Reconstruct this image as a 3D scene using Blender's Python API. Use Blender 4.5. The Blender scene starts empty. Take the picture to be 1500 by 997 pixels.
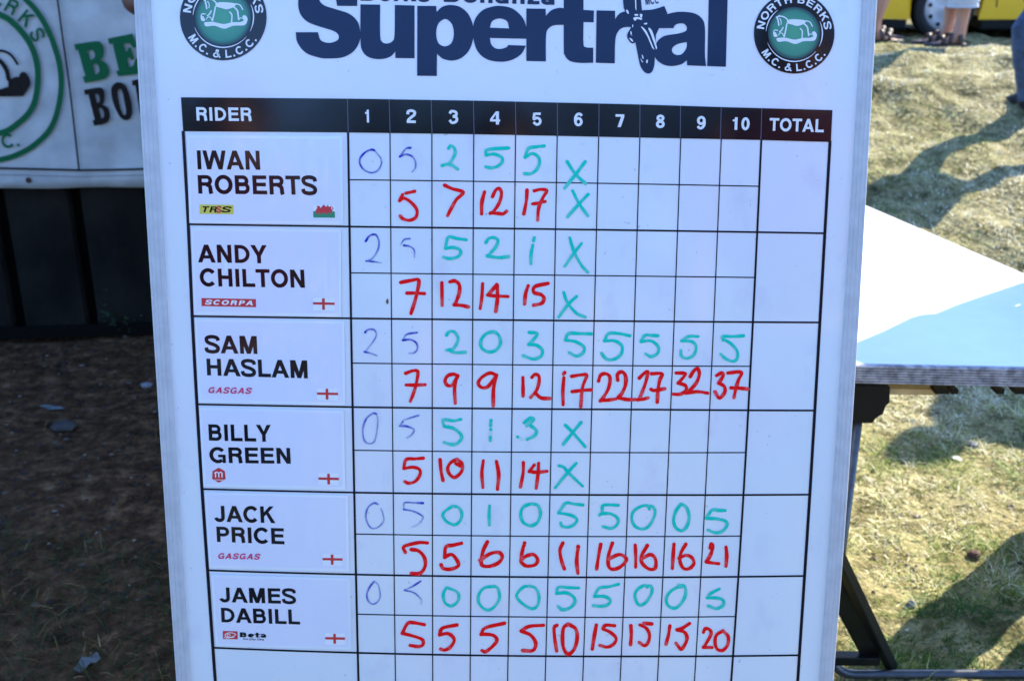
import bpy, bmesh, math, random
import numpy as np
from mathutils import Vector, Matrix, noise
from mathutils.geometry import tessellate_polygon
random.seed(7); rng = np.random.default_rng(7)
sc = bpy.context.scene
COL = sc.collection
R = math.radians

# ---------------------------------------------------------------- camera
F = 1600.0; TH = R(20.9); HC = 1.52
cd = bpy.data.cameras.new('camera'); cam = bpy.data.objects.new('camera', cd); COL.objects.link(cam)
cam.location = (0, 0, HC); cam.rotation_euler = (R(90)-TH, 0, 0)
cd.sensor_width = 36; cd.lens = F/1500*36; cd.clip_start = .05; cd.clip_end = 3000
cd.dof.use_dof = True; cd.dof.focus_distance = 1.34; cd.dof.aperture_fstop = 8.5
sc.camera = cam
# ---------------------------------------------------------------- sky and sun
SUN_AZ = R(48); SUN_EL = R(35)
w = bpy.data.worlds.new('World'); sc.world = w; w.use_nodes = True
nt = w.node_tree; bg = nt.nodes['Background']
sky = nt.nodes.new('ShaderNodeTexSky'); sky.sky_type = 'NISHITA'; sky.sun_disc = False
sky.sun_elevation = SUN_EL; sky.sun_rotation = SUN_AZ; sky.air_density = 1.0; sky.dust_density = .6; sky.ozone_density = 3.0
tint = nt.nodes.new('ShaderNodeMixRGB'); tint.blend_type = 'MULTIPLY'; tint.inputs[0].default_value = 1; tint.inputs[2].default_value = (.87, 1.15, 1.58, 1)
nt.links.new(sky.outputs[0], tint.inputs[1]); nt.links.new(tint.outputs[0], bg.inputs[0]); bg.inputs[1].default_value = .15
sd = bpy.data.lights.new('sun', 'SUN'); sd.energy = 5.0; sd.angle = R(.5); sd.color = (1, .93, .78)
sun = bpy.data.objects.new('sun', sd); COL.objects.link(sun)
sdir = Vector((math.sin(SUN_AZ)*math.cos(SUN_EL), math.cos(SUN_AZ)*math.cos(SUN_EL), math.sin(SUN_EL)))
sun.rotation_euler = sdir.to_track_quat('Z', 'Y').to_euler()
sc.view_settings.view_transform = 'Standard'; sc.view_settings.look = 'None'
sc.view_settings.exposure = 1.47; sc.view_settings.gamma = 1

# ---------------------------------------------------------------- projection helpers
CT, ST = math.cos(TH), math.sin(TH)
C0 = Vector((0, 0, HC))
def ray(px, py):
    a = (px-750)/F; b = -(py-498.5)/F
    return Vector((a, CT+b*ST, -ST+b*CT))
def gz(x, y):
    if y < 4.0: z = 0.
    elif y < 7.2: z = .225*(y-4.0)*min(1, (y-4)/.6*.5+.5)
    elif y < 9.1: z = .72-.06*(y-7.2)
    else: z = .606
    if y > 4.0 and x < .6: z *= max(0, min(1, (x+.2)/.8)) if x > -.2 else 0
    return z
def ground(px, py, dz=0):
    r = ray(px, py); t = .5
    for _ in range(4000):
        p = C0+r*t
        if p.z <= gz(p.x, p.y)+dz: break
        t += .004
    return p
def atz(px, py, z):
    r = ray(px, py); return C0+r*((z-HC)/r.z)
def aty(px, py, y):
    r = ray(px, py); return C0+r*(y/r.y)
def onplane(px, py, p0, n):
    r = ray(px, py); return C0+r*((p0-C0).dot(n)/r.dot(n))
# board pose (from the printed grid)
UNIT = .051
RM = Matrix(((0.99987, -0.012388, -0.009963), (0.010413, 0.983924, -0.178287), (0.012012, 0.178160, 0.983928)))
def cam2w(v): return Vector((v[0], v[2]*CT-v[1]*ST, -v[2]*ST-v[1]*CT))
BP0 = C0+cam2w(Vector((-3.922, -4.9844, 26.0707))*UNIT)
BN = -cam2w(RM.col[2]).normalized(); BU = -cam2w(RM.col[1]).normalized(); BX = cam2w(RM.col[0]).normalized()
def onb(px, py, h=0.0): return onplane(px, py, BP0+BN*h, BN)

# ---------------------------------------------------------------- materials
def mat(name, col=(.5, .5, .5), rough=.6, metal=0, spec=.5, noise_amt=0, nscale=30, bump=0, bscale=200, coat=0, col2=None, detail=4):
    m = bpy.data.materials.new(name); m.use_nodes = True; n = m.node_tree; b = n.nodes['Principled BSDF']
    b.inputs['Base Color'].default_value = (*col, 1); b.inputs['Roughness'].default_value = rough
    b.inputs['Metallic'].default_value = metal; b.inputs['Specular IOR Level'].default_value = spec
    if coat: b.inputs['Coat Weight'].default_value = coat; b.inputs['Coat Roughness'].default_value = .06
    if noise_amt or col2 or bump:
        tc = n.nodes.new('ShaderNodeTexCoord')
    if noise_amt or col2:
        nz = n.nodes.new('ShaderNodeTexNoise'); nz.inputs['Scale'].default_value = nscale; nz.inputs['Detail'].default_value = detail
        n.links.new(tc.outputs['Object'], nz.inputs['Vector'])
        cr = n.nodes.new('ShaderNodeValToRGB'); cr.color_ramp.elements[0].position = .35; cr.color_ramp.elements[1].position = .68
        a = tuple(c*(1-noise_amt) for c in col); c2 = col2 if col2 else tuple(min(1, c*(1+noise_amt)) for c in col)
        cr.color_ramp.elements[0].color = (*(a if not col2 else col), 1); cr.color_ramp.elements[1].color = (*c2, 1)
        n.links.new(nz.outputs['Fac'], cr.inputs[0]); n.links.new(cr.outputs[0], b.inputs['Base Color'])
    if bump:
        nb = n.nodes.new('ShaderNodeTexNoise'); nb.inputs['Scale'].default_value = bscale; nb.inputs['Detail'].default_value = 5
        n.links.new(tc.outputs['Object'], nb.inputs['Vector'])
        bp = n.nodes.new('ShaderNodeBump'); bp.inputs['Strength'].default_value = bump; bp.inputs['Distance'].default_value = .01
        n.links.new(nb.outputs['Fac'], bp.inputs['Height']); n.links.new(bp.outputs[0], b.inputs['Normal'])
    return m
M = {}
M['black'] = mat('printed_black', (.007, .006, .008), .10, spec=.42)
M['navy'] = mat('title_black_sky_tint', (.004, .013, .05), .10, spec=.3)  # black print; the sky's blue reflection is put into its colour
M['white_print'] = mat('printed_white', (.8, .8, .8), .25)
M['line'] = mat('grid_line_black', (.006, .006, .014), .3, spec=.2)
M['headline'] = mat('header_divider', (.10, .09, .13), .3)
M['rail'] = mat('anodised_rail', (.52, .53, .53), .42, .0, noise_amt=.07, nscale=60)
M['steel'] = mat('dull_steel_tube', (.085, .085, .09), .3, .6, noise_amt=.2, nscale=40)
M['blacksteel'] = mat('black_painted_steel', (.005, .005, .005), .45, spec=.3, noise_amt=.3, nscale=60)
M['blackplastic'] = mat('black_plastic', (.005, .005, .005), .5, spec=.2)
M['tabletop'] = mat('white_table_laminate', (.90, .90, .88), .35, noise_amt=.05, nscale=6)
M['edge'] = mat('grey_edge_band', (.32, .30, .30), .55, noise_amt=.45, nscale=70, bump=.2, bscale=300)
M['pine'] = mat('pine_strip', (.50, .36, .17), .6, noise_amt=.2, nscale=30)
M['banner'] = mat('banner_vinyl', (.43, .44, .43), .5, noise_amt=.17, nscale=9, bump=1.0, bscale=7, detail=9)
M['green_print'] = mat('banner_green', (.003, .10, .035), .6, spec=.15)
M['black_print'] = mat('banner_black', (.010, .007, .006), .6, spec=.15)
M['wall'] = mat('dark_stained_panel', (.0075, .0060, .0042), .8, spec=.15, noise_amt=.6, nscale=5, bump=.4, bscale=40)
M['wallback'] = mat('dark_recess', (.0035, .003, .002), .9, spec=.1)
M['eyelet'] = mat('rusty_eyelet', (.06, .028, .012), .5, .4)
M['yellow'] = mat('yellow_car_paint', (.85, .47, .003), .25, coat=.6)
M['tyre'] = mat('tyre_rubber', (.012, .012, .013), .8)
M['hub'] = mat('silver_wheel_trim', (.55, .60, .66), .3, .3)
M['glass'] = mat('car_glass', (.02, .025, .03), .08)
M['skin'] = mat('skin', (.42, .22, .15), .55, noise_amt=.1, nscale=8)
M['skindark'] = mat('shade_dark_skin', (.10, .035, .022), .55, noise_amt=.2, nscale=14)  # arm skin darkened: the deep shade on it is put into the colour
M['denim'] = mat('blue_denim', (.045, .075, .14), .85, noise_amt=.3, nscale=25, bump=.3, bscale=30)
M['greycloth'] = mat('pale_grey_cloth', (.48, .50, .54), .85, bump=.4, bscale=14)
M['tee'] = mat('dark_tee', (.05, .05, .07), .85)
M['tee2'] = mat('maroon_tee', (.16, .02, .03), .85)
M['leather'] = mat('brown_leather', (.045, .028, .022), .6)
M['hair'] = mat('brown_hair', (.04, .022, .012), .7)
M['red_print'] = mat('badge_red', (.62, .035, .04), .3)
M['pink_print'] = mat('badge_pink_red', (.70, .03, .13), .3)
M['yellow_print'] = mat('badge_yellow', (.70, .60, .08), .3)
M['flaggreen'] = mat('flag_green', (.02, .26, .12), .3)
M['flagwhite'] = mat('flag_white', (.86, .86, .84), .3)
M['stone_b'] = mat('brown_stone', (.10, .045, .03), .85, noise_amt=.4, nscale=60, bump=.5, bscale=150)
M['stone_g'] = mat('grey_stone', (.20, .20, .21), .85, noise_amt=.3, nscale=60, bump=.5, bscale=150)
M['scrap'] = mat('pale_plastic_scrap', (.10, .11, .10), .5, noise_amt=.3, nscale=60)

# whiteboard: glossy, faintly smudged by old marker
def board_mat():
    m = mat('whiteboard_gloss', (.8, .81, .82), .08); n = m.node_tree; b = n.nodes['Principled BSDF']
    tc = n.nodes.new('ShaderNodeTexCoord')
    def nz(scale, det, p0, p1, c0, c1, mul=None):
        a = n.nodes.new('ShaderNodeTexNoise'); a.inputs['Scale'].default_value = scale; a.inputs['Detail'].default_value = det
        if mul:
            mp = n.nodes.new('ShaderNodeMapping'); mp.inputs['Scale'].default_value = mul; n.links.new(tc.outputs['Object'], mp.inputs[0]); n.links.new(mp.outputs[0], a.inputs['Vector'])
        else: n.links.new(tc.outputs['Object'], a.inputs['Vector'])
        r = n.nodes.new('ShaderNodeValToRGB'); r.color_ramp.elements[0].position = p0; r.color_ramp.elements[1].position = p1
        r.color_ramp.elements[0].color = (*c0, 1); r.color_ramp.elements[1].color = (*c1, 1); n.links.new(a.outputs['Fac'], r.inputs[0]); return r
    A = nz(3.2, 3, .42, .75, (.77, .80, .78), (.81, .75, .785))
    B = nz(26, 5, .60, .74, (1, 1, 1), (.93, .91, .95), (1, 1, .6))
    D = nz(150, 2, .735, .76, (1, 1, 1), (.55, .53, .6))
    x1 = n.nodes.new('ShaderNodeMixRGB'); x1.blend_type = 'MULTIPLY'; x1.inputs[0].default_value = 1
    x2 = n.nodes.new('ShaderNodeMixRGB'); x2.blend_type = 'MULTIPLY'; x2.inputs[0].default_value = .5
    n.links.new(A.outputs[0], x1.inputs[1]); n.links.new(B.outputs[0], x1.inputs[2]); n.links.new(x1.outputs[0], x2.inputs[1]); n.links.new(D.outputs[0], x2.inputs[2])
    n.links.new(x2.outputs[0], b.inputs['Base Color'])
    return m
M['board'] = board_mat()
def card_mat():
    m = mat('laminated_card', (.78, .78, .84), .3, coat=1.0); n = m.node_tree; b = n.nodes['Principled BSDF']
    b.inputs['Coat Roughness'].default_value = .05
    tc = n.nodes.new('ShaderNodeTexCoord'); mp = n.nodes.new('ShaderNodeMapping'); mp.inputs['Scale'].default_value = (1, 1, .3)
    a = n.nodes.new('ShaderNodeTexNoise'); a.inputs['Scale'].default_value = 38; a.inputs['Detail'].default_value = 2
    n.links.new(tc.outputs['Object'], mp.inputs[0]); n.links.new(mp.outputs[0], a.inputs['Vector'])
    bp = n.nodes.new('ShaderNodeBump'); bp.inputs['Strength'].default_value = .35; bp.inputs['Distance'].default_value = .004
    n.links.new(a.outputs['Fac'], bp.inputs['Height']); n.links.new(bp.outputs[0], b.inputs['Coat Normal'])
    return m
M['card'] = card_mat(); M['laminate'] = mat('clear_laminate_rim', (.84, .87, .88), .12, coat=1.0)
def ink_mat(name, col, thin):
    m = mat(name, col, .4, spec=.15); n = m.node_tree; b = n.nodes['Principled BSDF']
    at = n.nodes.new('ShaderNodeAttribute'); at.attribute_name = 'ink'
    tc = n.nodes.new('ShaderNodeTexCoord'); a = n.nodes.new('ShaderNodeTexNoise'); a.inputs['Scale'].default_value = 420; a.inputs['Detail'].default_value = 2
    n.links.new(tc.outputs['Object'], a.inputs['Vector'])
    mr = n.nodes.new('ShaderNodeMapRange'); mr.inputs[1].default_value = .3; mr.inputs[2].default_value = .7; mr.inputs[3].default_value = thin; mr.inputs[4].default_value = 1.12
    n.links.new(a.outputs['Fac'], mr.inputs[0])
    mu = n.nodes.new('ShaderNodeMath'); mu.operation = 'MULTIPLY'; mu.use_clamp = True
    n.links.new(at.outputs['Fac'], mu.inputs[0]); n.links.new(mr.outputs[0], mu.inputs[1])
    mx = n.nodes.new('ShaderNodeMixRGB'); mx.inputs[1].default_value = (.76, .78, .78, 1); mx.inputs[2].default_value = (*col, 1)
    n.links.new(mu.outputs[0], mx.inputs[0]); n.links.new(mx.outputs[0], b.inputs['Base Color'])
    return m
M['ink_r'] = ink_mat('red_marker', (.95, .004, .006), 1.0)
M['ink_t'] = ink_mat('teal_marker', (.0, .60, .42), .97)
M['ink_b'] = ink_mat('blue_marker', (.012, .03, .42), .85)
def badge_mat(cx, cz, r):
    m = mat('badge_green', (.05, .3, .2), .2); n = m.node_tree; b = n.nodes['Principled BSDF']
    at = n.nodes.new('ShaderNodeAttribute'); at.attribute_name = 'ink'
    cr = n.nodes.new('ShaderNodeValToRGB'); e = cr.color_ramp.elements
    e[0].position = 0; e[0].color = (.075, .34, .19, 1); e[1].position = 1; e[1].color = (.012, .02, .04, 1)
    q = e.new(.72); q.color = (.045, .24, .15, 1)
    n.links.new(at.outputs['Fac'], cr.inputs[0]); n.links.new(cr.outputs[0], b.inputs['Base Color']); return m
M['badge'] = badge_mat(0, 0, 1)

# ---------------------------------------------------------------- object helpers
ROOT = {}
def tag(o, label=None, cat=None, group=None, kind=None):
    if label: o['label'] = label
    if cat: o['category'] = cat
    if group: o['group'] = group
    if kind: o['kind'] = kind
    return o
def thing(name, loc, label, cat, group=None):
    o = bpy.data.objects.new(name, None); COL.objects.link(o); o.location = loc; o.empty_display_size = .1
    tag(o, label, cat, group); ROOT[o.name] = Vector(loc); return o
class MB:
    def __init__(s): s.v = []; s.f = []; s.a = []; s.mi = []
    def add(s, vs, fs, a=None, mi=0):
        b = len(s.v); s.v += [tuple(p) for p in vs]; s.f += [tuple(i+b for i in f) for f in fs]
        s.a += (a if a is not None else [1.]*len(vs)); s.mi += [mi]*len(fs)
    def box(s, c, sx, sy, sz, rot=None, mi=0):
        vs = [Vector((x*sx/2, y*sy/2, z*sz/2)) for x in (-1, 1) for y in (-1, 1) for z in (-1, 1)]
        if rot: vs = [rot @ v for v in vs]
        s.add([Vector(c)+v for v in vs], [(0, 1, 3, 2), (4, 6, 7, 5), (0, 4, 5, 1), (2, 3, 7, 6), (0, 2, 6, 4), (1, 5, 7, 3)], mi=mi)
    def beam(s, a, b, wx, wy, up=Vector((0, 0, 1)), mi=0):
        a, b = Vector(a), Vector(b); d = (b-a).normalized(); x = d.cross(up)
        if x.length < 1e-4: x = d.cross(Vector((0, 1, 0)))
        x.normalize(); y = x.cross(d)
        c = [(-1, -1), (1, -1), (1, 1), (-1, 1)]
        vs = [a+x*i*wx/2+y*j*wy/2 for i, j in c]+[b+x*i*wx/2+y*j*wy/2 for i, j in c]
        s.add(vs, [(3, 2, 1, 0), (4, 5, 6, 7)]+[(i, (i+1) % 4, 4+(i+1) % 4, 4+i) for i in range(4)], mi=mi)
    def tube(s, pts, rs, n=12, cap=True, flat=1., up=None, mi=0):
        pts = [Vector(p) for p in pts]
        if not hasattr(rs, '__len__'): rs = [rs]*len(pts)
        rings = []; prev = None
        for i, p in enumerate(pts):
            d = (pts[min(i+1, len(pts)-1)]-pts[max(i-1, 0)]).normalized()
            ref = prev if prev is not None else (up or (Vector((0, 0, 1)) if abs(d.z) < .9 else Vector((0, 1, 0))))
            x = (ref-d*ref.dot(d)).normalized(); prev = x; y = d.cross(x)
            rings.append([p+(x*math.cos(2*math.pi*k/n)+y*math.sin(2*math.pi*k/n)*flat)*rs[i] for k in range(n)])
        vs = [v for r in rings for v in r]
        fs = [(i*n+k, i*n+(k+1) % n, (i+1)*n+(k+1) % n, (i+1)*n+k) for i in range(len(pts)-1) for k in range(n)]
        if cap: fs += [tuple(range(n))[::-1], tuple(range((len(pts)-1)*n, len(pts)*n))]
        s.add(vs, fs, mi=mi)
    def build(s, name, mats, parent=None, smooth=False, bevel=0):
        off = Vector((0, 0, 0)); p = parent
        while p is not None:
            off += Vector(p.location); p = p.parent
        me = bpy.data.meshes.new(name)
        me.from_pydata([tuple(Vector(v)-off) for v in s.v], [], s.f)
        for m in (mats if isinstance(mats, (list, tuple)) else [mats]): me.materials.append(m)
        if len(set(s.mi)) > 1: me.polygons.foreach_set('material_index', s.mi)
        if any(a != 1. for a in s.a):
            at = me.attributes.new('ink', 'FLOAT', 'POINT'); at.data.foreach_set('value', s.a)
        if smooth: me.polygons.foreach_set('use_smooth', [True]*len(me.polygons))
        me.update()
        o = bpy.data.objects.new(name, me); COL.objects.link(o); o.parent = parent
        if bevel:
            b = o.modifiers.new('b', 'BEVEL'); b.width = bevel; b.segments = 2; b.limit_method = 'ANGLE'
        return o
def catmull(pts, closed=False, n=6):
    P = [Vector((p[0], p[1])) for p in pts]; N = len(P); out = []
    if N < 3: return P
    segs = N if closed else N-1
    for i in range(segs):
        p0 = P[(i-1) % N] if closed or i > 0 else P[0]*2-P[1]
        p1 = P[i]; p2 = P[(i+1) % N]
        p3 = P[(i+2) % N] if closed or i+2 < N else P[-1]*2-P[-2]
        for k in range(n):
            t = k/n; out.append(.5*((2*p1)+(p2-p0)*t+(2*p0-5*p1+4*p2-p3)*t*t+(3*p1-p0-3*p2+p3)*t**3))
    if not closed: out.append(P[-1])
    return out
def contour(pts, n=5):
    """closed outline; a point (x,y,1) is a sharp corner, the others are smooth"""
    cs = [i for i, p in enumerate(pts) if len(p) > 2]
    if not cs: return catmull(pts, True, n)
    out = []; N = len(pts)
    for a, b in zip(cs, cs[1:]+[cs[0]+N]):
        seg = [pts[i % N] for i in range(a, b+1)]
        c = catmull(seg, False, n) if len(seg) > 2 else [Vector(seg[0][:2]), Vector(seg[1][:2])]
        out += c[:-1]
    return out
def fill(mb, contours, mp, h=0, attr=None):
    """fill outline + holes (2D) and map each vertex with mp(x,y,h)"""
    polys = [[Vector((p[0], p[1], 0)) for p in c] for c in contours]
    tris = tessellate_polygon(polys); flat = [p for c in polys for p in c]
    vs = [mp(p.x, p.y, h) for p in flat]; fs = []
    for t in tris:
        a, b, c = (vs[i] for i in t)
        fs.append(t)
    mb.add(vs, fs, attr)
def ribbon(mb, pts, wd, mp, h=0, closed=False, caps=False, ink=None, dh=0.):
    """flat stroke with mitred joints"""
    P = [Vector((p[0], p[1])) for p in pts]
    Q = [P[0]]
    for p in P[1:]:
        if (p-Q[-1]).length > 1e-6: Q.append(p)
    P = Q; N = len(P)
    if closed and (P[0]-P[-1]).length < 1e-5: P = P[:-1]; N -= 1
    W = wd if hasattr(wd, '__len__') else [wd]*N
    L = []; Rr = []
    for i in range(N):
        a = P[(i-1) % N] if (closed or i > 0) else None; c = P[(i+1) % N] if (closed or i < N-1) else None
        d1 = (P[i]-a).normalized() if a is not None else (c-P[i]).normalized(); d2 = (c-P[i]).normalized() if c is not None else d1
        n1 = Vector((-d1.y, d1.x)); n2 = Vector((-d2.y, d2.x)); m = n1+n2
        if m.length < .3: m = n1
        m.normalize(); k = 1/max(.5, m.dot(n1)); q = m*k*W[min(i, len(W)-1)]/2
        L.append(P[i]+q); Rr.append(P[i]-q)
    vs = []; at = []
    for i in range(N):
        hh = h+dh*i/max(1, N-1)
        vs += [mp(L[i].x, L[i].y, hh), mp(Rr[i].x, Rr[i].y, hh)]; d = ink[i] if ink else 1.; at += [d, d]
    fs = [(2*i, 2*i+1, 2*((i+1) % N)+1, 2*((i+1) % N)) for i in range(N if closed else N-1)]
    mb.add(vs, fs, at)
    if caps:
        for e, sgn in ((0, -1), (N-1, 1)):
            d = (P[1]-P[0]).normalized() if e == 0 else (P[-1]-P[-2]).normalized()
            nn = Vector((-d.y, d.x)); r = W[min(e, len(W)-1)]/2; hh = h+dh*e/max(1, N-1)
            ring = [P[e]+nn*r*math.cos(a)+d*sgn*r*math.sin(a) for a in [math.pi*k/8 for k in range(9)]]
            dn = ink[e] if ink else 1.
            mb.add([mp(q.x, q.y, hh) for q in ring], [tuple(range(9))], [dn]*9)

# ---------------------------------------------------------------- lettering (own bold grotesque)
def arc(cx, cy, rx, ry, a0, a1, n=14): return [(cx+rx*math.cos(R(a0+(a1-a0)*i/n)), cy+ry*math.sin(R(a0+(a1-a0)*i/n))) for i in range(n+1)]
def glyph(ch, s):
    h = s/2; S = []; Pn = []; x0 = .1; v = s*.92
    def st(*p, w=None, c=False): S.append((list(p), w or v, c))
    def rect(a, b, c, d): Pn.append([(a, b), (c, b), (c, d), (a, d)])
    def diag(xa, ya, xb, yb, wx): Pn.append([(xa-wx/2, ya), (xa+wx/2, ya), (xb+wx/2, yb), (xb-wx/2, yb)])
    def bowl(xs, xr, ya, yb, rx=None):
        ry = (yb-ya)/2; rx = rx or ry*1.0; S.append(([(xs, yb)]+[(xr-rx, yb)]+arc(xr-rx, (ya+yb)/2, rx, ry, 90, -90)[1:-1]+[(xr-rx, ya), (xs, ya)], v, False))
    w = 1.0
    if ch == ' ': return .3, S, Pn
    if ch == 'I': rect(x0, 0, x0+s, 1); w = s+.2
    elif ch == 'L': rect(x0, 0, x0+s, 1); rect(x0+s, 0, .8, v); w = .84
    elif ch == 'T': rect(.03, 1-v, .82, 1); rect(.425-h, 0, .425+h, 1-v); w = .85
    elif ch == 'E': rect(x0, 0, x0+s, 1); [rect(x0+s, a, b, a+v) for a, b in ((0, .86), (.5-v/2+.02, .81), (1-v, .85))]; w = .92
    elif ch == 'H': rect(x0, 0, x0+s, 1); rect(.9-s, 0, .9, 1); rect(x0+s, .5-v/2+.02, .9-s, .5+v/2+.02); w = 1.0
    elif ch == 'N': rect(x0, 0, x0+s, 1); rect(.9-s, 0, .9, 1); Pn.append([(x0, 1), (x0+s*1.08, 1), (.9, 0), (.9-s*1.08, 0)]); w = 1.0
    elif ch == 'M': rect(x0, 0, x0+s, 1); rect(1.05-s, 0, 1.05, 1); Pn.append([(x0, 1), (x0+s*1.35, 1), (.575+h*.95, 0), (.575-h*.95, 0)]); Pn.append([(1.05, 1), (1.05-s*1.35, 1), (.575-h*.95, 0), (.575+h*.95, 0)]); w = 1.15
    elif ch == 'A': diag(.02+h, 0, .5, 1, s*1.08); diag(.98-h, 0, .5, 1, s*1.08); rect(.27, .22, .73, .22+v*.9); w = 1.0
    elif ch == 'V': diag(.02+h, 1, .46, 0, s*1.08); diag(.9-h, 1, .46, 0, s*1.08); w = .92
    elif ch == 'Y': Pn.append([(.0, 1), (s*1.2, 1), (.455+h, .4), (.455-h, .4)]); Pn.append([(.91, 1), (.91-s*1.2, 1), (.455-h, .4), (.455+h, .4)]); rect(.455-h, 0, .455+h, .41); w = .91
    elif ch == 'W': diag(.02+h, 1, .34, 0, s*1.03); diag(.66, 1, .34, 0, s*1.03); diag(.66, 1, .98, 0, s*1.03); diag(1.3-h, 1, .98, 0, s*1.03); w = 1.32
    elif ch == 'K': rect(x0, 0, x0+s, 1); Pn.append([(x0+s*.9, .36), (x0+s*.9, .62), (.66, 1), (.92, 1)]); Pn.append([(.38, .64), (.52, .76), (.98, 0), (.72, 0)]); w = .98
    elif ch == 'X': diag(.05+h, 0, .85-h, 1, s*1.2); diag(.05+h, 1, .85-h, 0, s*1.2); w = .9
    elif ch == 'D': rect(x0, 0, x0+s, 1); bowl(x0+s*.9, .93-h, v/2, 1-v/2, .42); w = 1.0
    elif ch == 'P': rect(x0, 0, x0+s, 1); bowl(x0+s*.9, .85-h, .37+v/2, 1-v/2); w = .9
    elif ch == 'R': rect(x0, 0, x0+s, 1); bowl(x0+s*.9, .88-h, .42+v/2, 1-v/2); st(*catmull([(.55, .50), (.70, .43), (.755, .30), (.765, .12), (.80, 0)], n=4), w=s); w = .97
    elif ch == 'B': rect(x0, 0, x0+s, 1); bowl(x0+s*.9, .84-h, .53-.02, 1-v/2); bowl(x0+s*.9, .89-h, v/2, .53); w = .97
    elif ch in 'O0':
        W = 1.06 if ch == 'O' else .74; st(*arc(W/2, .5, W/2-.05-h, .5-v/2+.012, 0, 360, 28), w=s if ch == 'O' else s*.95, c=True); w = W
    elif ch in 'CG':
        e = -42 if ch == 'C' else -50
        st(*arc(.53, .5, .48-h, .512-v/2, 38, 360+e, 26), w=s); w = 1.0
        if ch == 'G': rect(.55, .36, .98, .36+v*.85); rect(.98-s*.85, 0, .98, .38); w = 1.07
    elif ch == 'J': rect(.68-s, .28, .68, 1); st(*([(.68-h, .30)]+arc(.36, .28, .32-h, .28-v/2+.01, 0, -172, 14)), w=s); w = .78
    elif ch == 'S': st(*catmull([(.80, .70), (.74, .86), (.47, .925), (.20, .86), (.165, .70), (.28, .575), (.60, .46), (.765, .32), (.72, .14), (.46, .075), (.18, .14), (.12, .31)], n=5), w=s*.95); w = .92
    elif ch == '&': st(*catmull([(.93, .02), (.62, .38), (.36, .70), (.36, .86), (.50, .93), (.62, .83), (.56, .66), (.30, .52), (.14, .32), (.22, .12), (.44, .07), (.66, .18), (.80, .45)], n=4), w=s*.9); w = 1.0
    elif ch == '.': rect(.1, 0, .1+s*1.05, s*1.05); w = .4
    elif ch == '1': rect(.42-h, 0, .42+h, 1); st((.16, .73), (.36, .77), (.45, .97), w=s*.7); w = .77
    elif ch == '2': st(*catmull([(.15, .64), (.18, .84), (.40, .92), (.62, .82), (.60, .62), (.38, .42), (.20, .24), (.15, .09)], n=5)); rect(.08, 0, .70, v); w = .77
    elif ch == '3': st(*catmull([(.14, .74), (.22, .89), (.40, .92), (.60, .83), (.58, .62), (.36, .535)], n=5)); st(*catmull([(.36, .535), (.60, .47), (.64, .26), (.50, .10), (.28, .08), (.12, .26)], n=5)); w = .77
    elif ch == '4': rect(.46, 0, .46+s, 1); rect(.05, .22, .75, .22+v*.9); Pn.append([(.05, .22+v*.9), (.05, .40), (.46, 1), (.60, 1), (.24, .40)]); w = .77
    elif ch == '5': st((.66, 1-v/2), (.22, 1-v/2)); st(*catmull([(.20, .97), (.155, .50), (.34, .58), (.55, .52), (.63, .33), (.55, .14), (.36, .075), (.12, .24)], n=5)); w = .77
    elif ch in '69':
        f = (lambda p: p) if ch == '6' else (lambda p: (.76-p[0], 1-p[1]))
        st(*[f(p) for p in arc(.38, .335, .32-h, .335-v/2+.012, 0, 360, 22)], c=True); st(*[f(p) for p in catmull([(.155, .36), (.17, .68), (.32, .90), (.50, .91), (.62, .78)], n=5)]); w = .77
    elif ch == '7': rect(.06, 1-v, .70, 1); Pn.append([(.22, 0), (.22+s*1.15, 0), (.70, 1-v), (.70-s*1.1, 1-v)]); w = .77
    elif ch == '8': st(*arc(.38, .745, .27-h*.7, .255-v/2+.012, 0, 360, 20), c=True); st(*arc(.38, .285, .31-h*.8, .285-v/2+.012, 0, 360, 20), c=True); w = .77
    elif ch in 'eoarnkszbpt':
        xh = .74
        if ch == 'o': st(*arc(.4, xh/2, .38-h, xh/2-v/2+.012, 0, 360, 22), w=s, c=True); w = .8
        if ch == 'e': st(*arc(.4, xh/2, .37-h, xh/2-v/2+.012, 0, 318, 22), w=s); rect(.12, xh/2-v*.35, .68, xh/2+v*.35); w = .78
        if ch == 'a': rect(.68-s, 0, .68, .5); st(*catmull([(.10, .50), (.2, xh-v/2), (.42, xh-v/2+.01), (.68-h, .5)], n=4)); st(*arc(.34, .2, .24-h*.4, .2-v/2+.01, 0, 360, 18), c=True); w = .78
        if ch == 'n': rect(.08, 0, .08+s, xh); st(*([(.1+h, .45)]+arc(.38, .42, .29-h, xh-.42-v/2, 150, 0, 8)+[(.67-h, 0)]), w=s); w = .76
        if ch == 'r': rect(.08, 0, .08+s, xh); st((.1+h, .45), (.25, .62), (.48, xh-v/2)); w = .5
        if ch == 'k': rect(.08, 0, .08+s, 1); Pn.append([(.08+s*.9, .25), (.08+s*.9, .47), (.46, xh), (.7, xh)]); Pn.append([(.28, .44), (.42, .56), (.74, 0), (.49, 0)]); w = .74
        if ch == 's': st(*catmull([(.62, .54), (.5, .65), (.3, .66), (.15, .55), (.25, .43), (.5, .34), (.62, .2), (.5, .08), (.25, .07), (.08, .22)], n=4)); w = .7
        if ch == 'z': rect(.05, 0, .62, v); rect(.05, xh-v, .62, xh); Pn.append([(.05, v), (.3, v), (.62, xh-v), (.37, xh-v)]); w = .66
        if ch == 't': rect(.15, .1, .15+s, .98); rect(.0, xh-v*.8, .60, xh); rect(.15, 0, .58, v*.8); w = .60
    return w, S, Pn
def text_local(txt, s, track=0):
    x = 0; out = []
    for ch in txt:
        w_, S, Pn = glyph(ch, s)
        out.append((x, S, Pn)); x += w_+track
    return out, x-track
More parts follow.
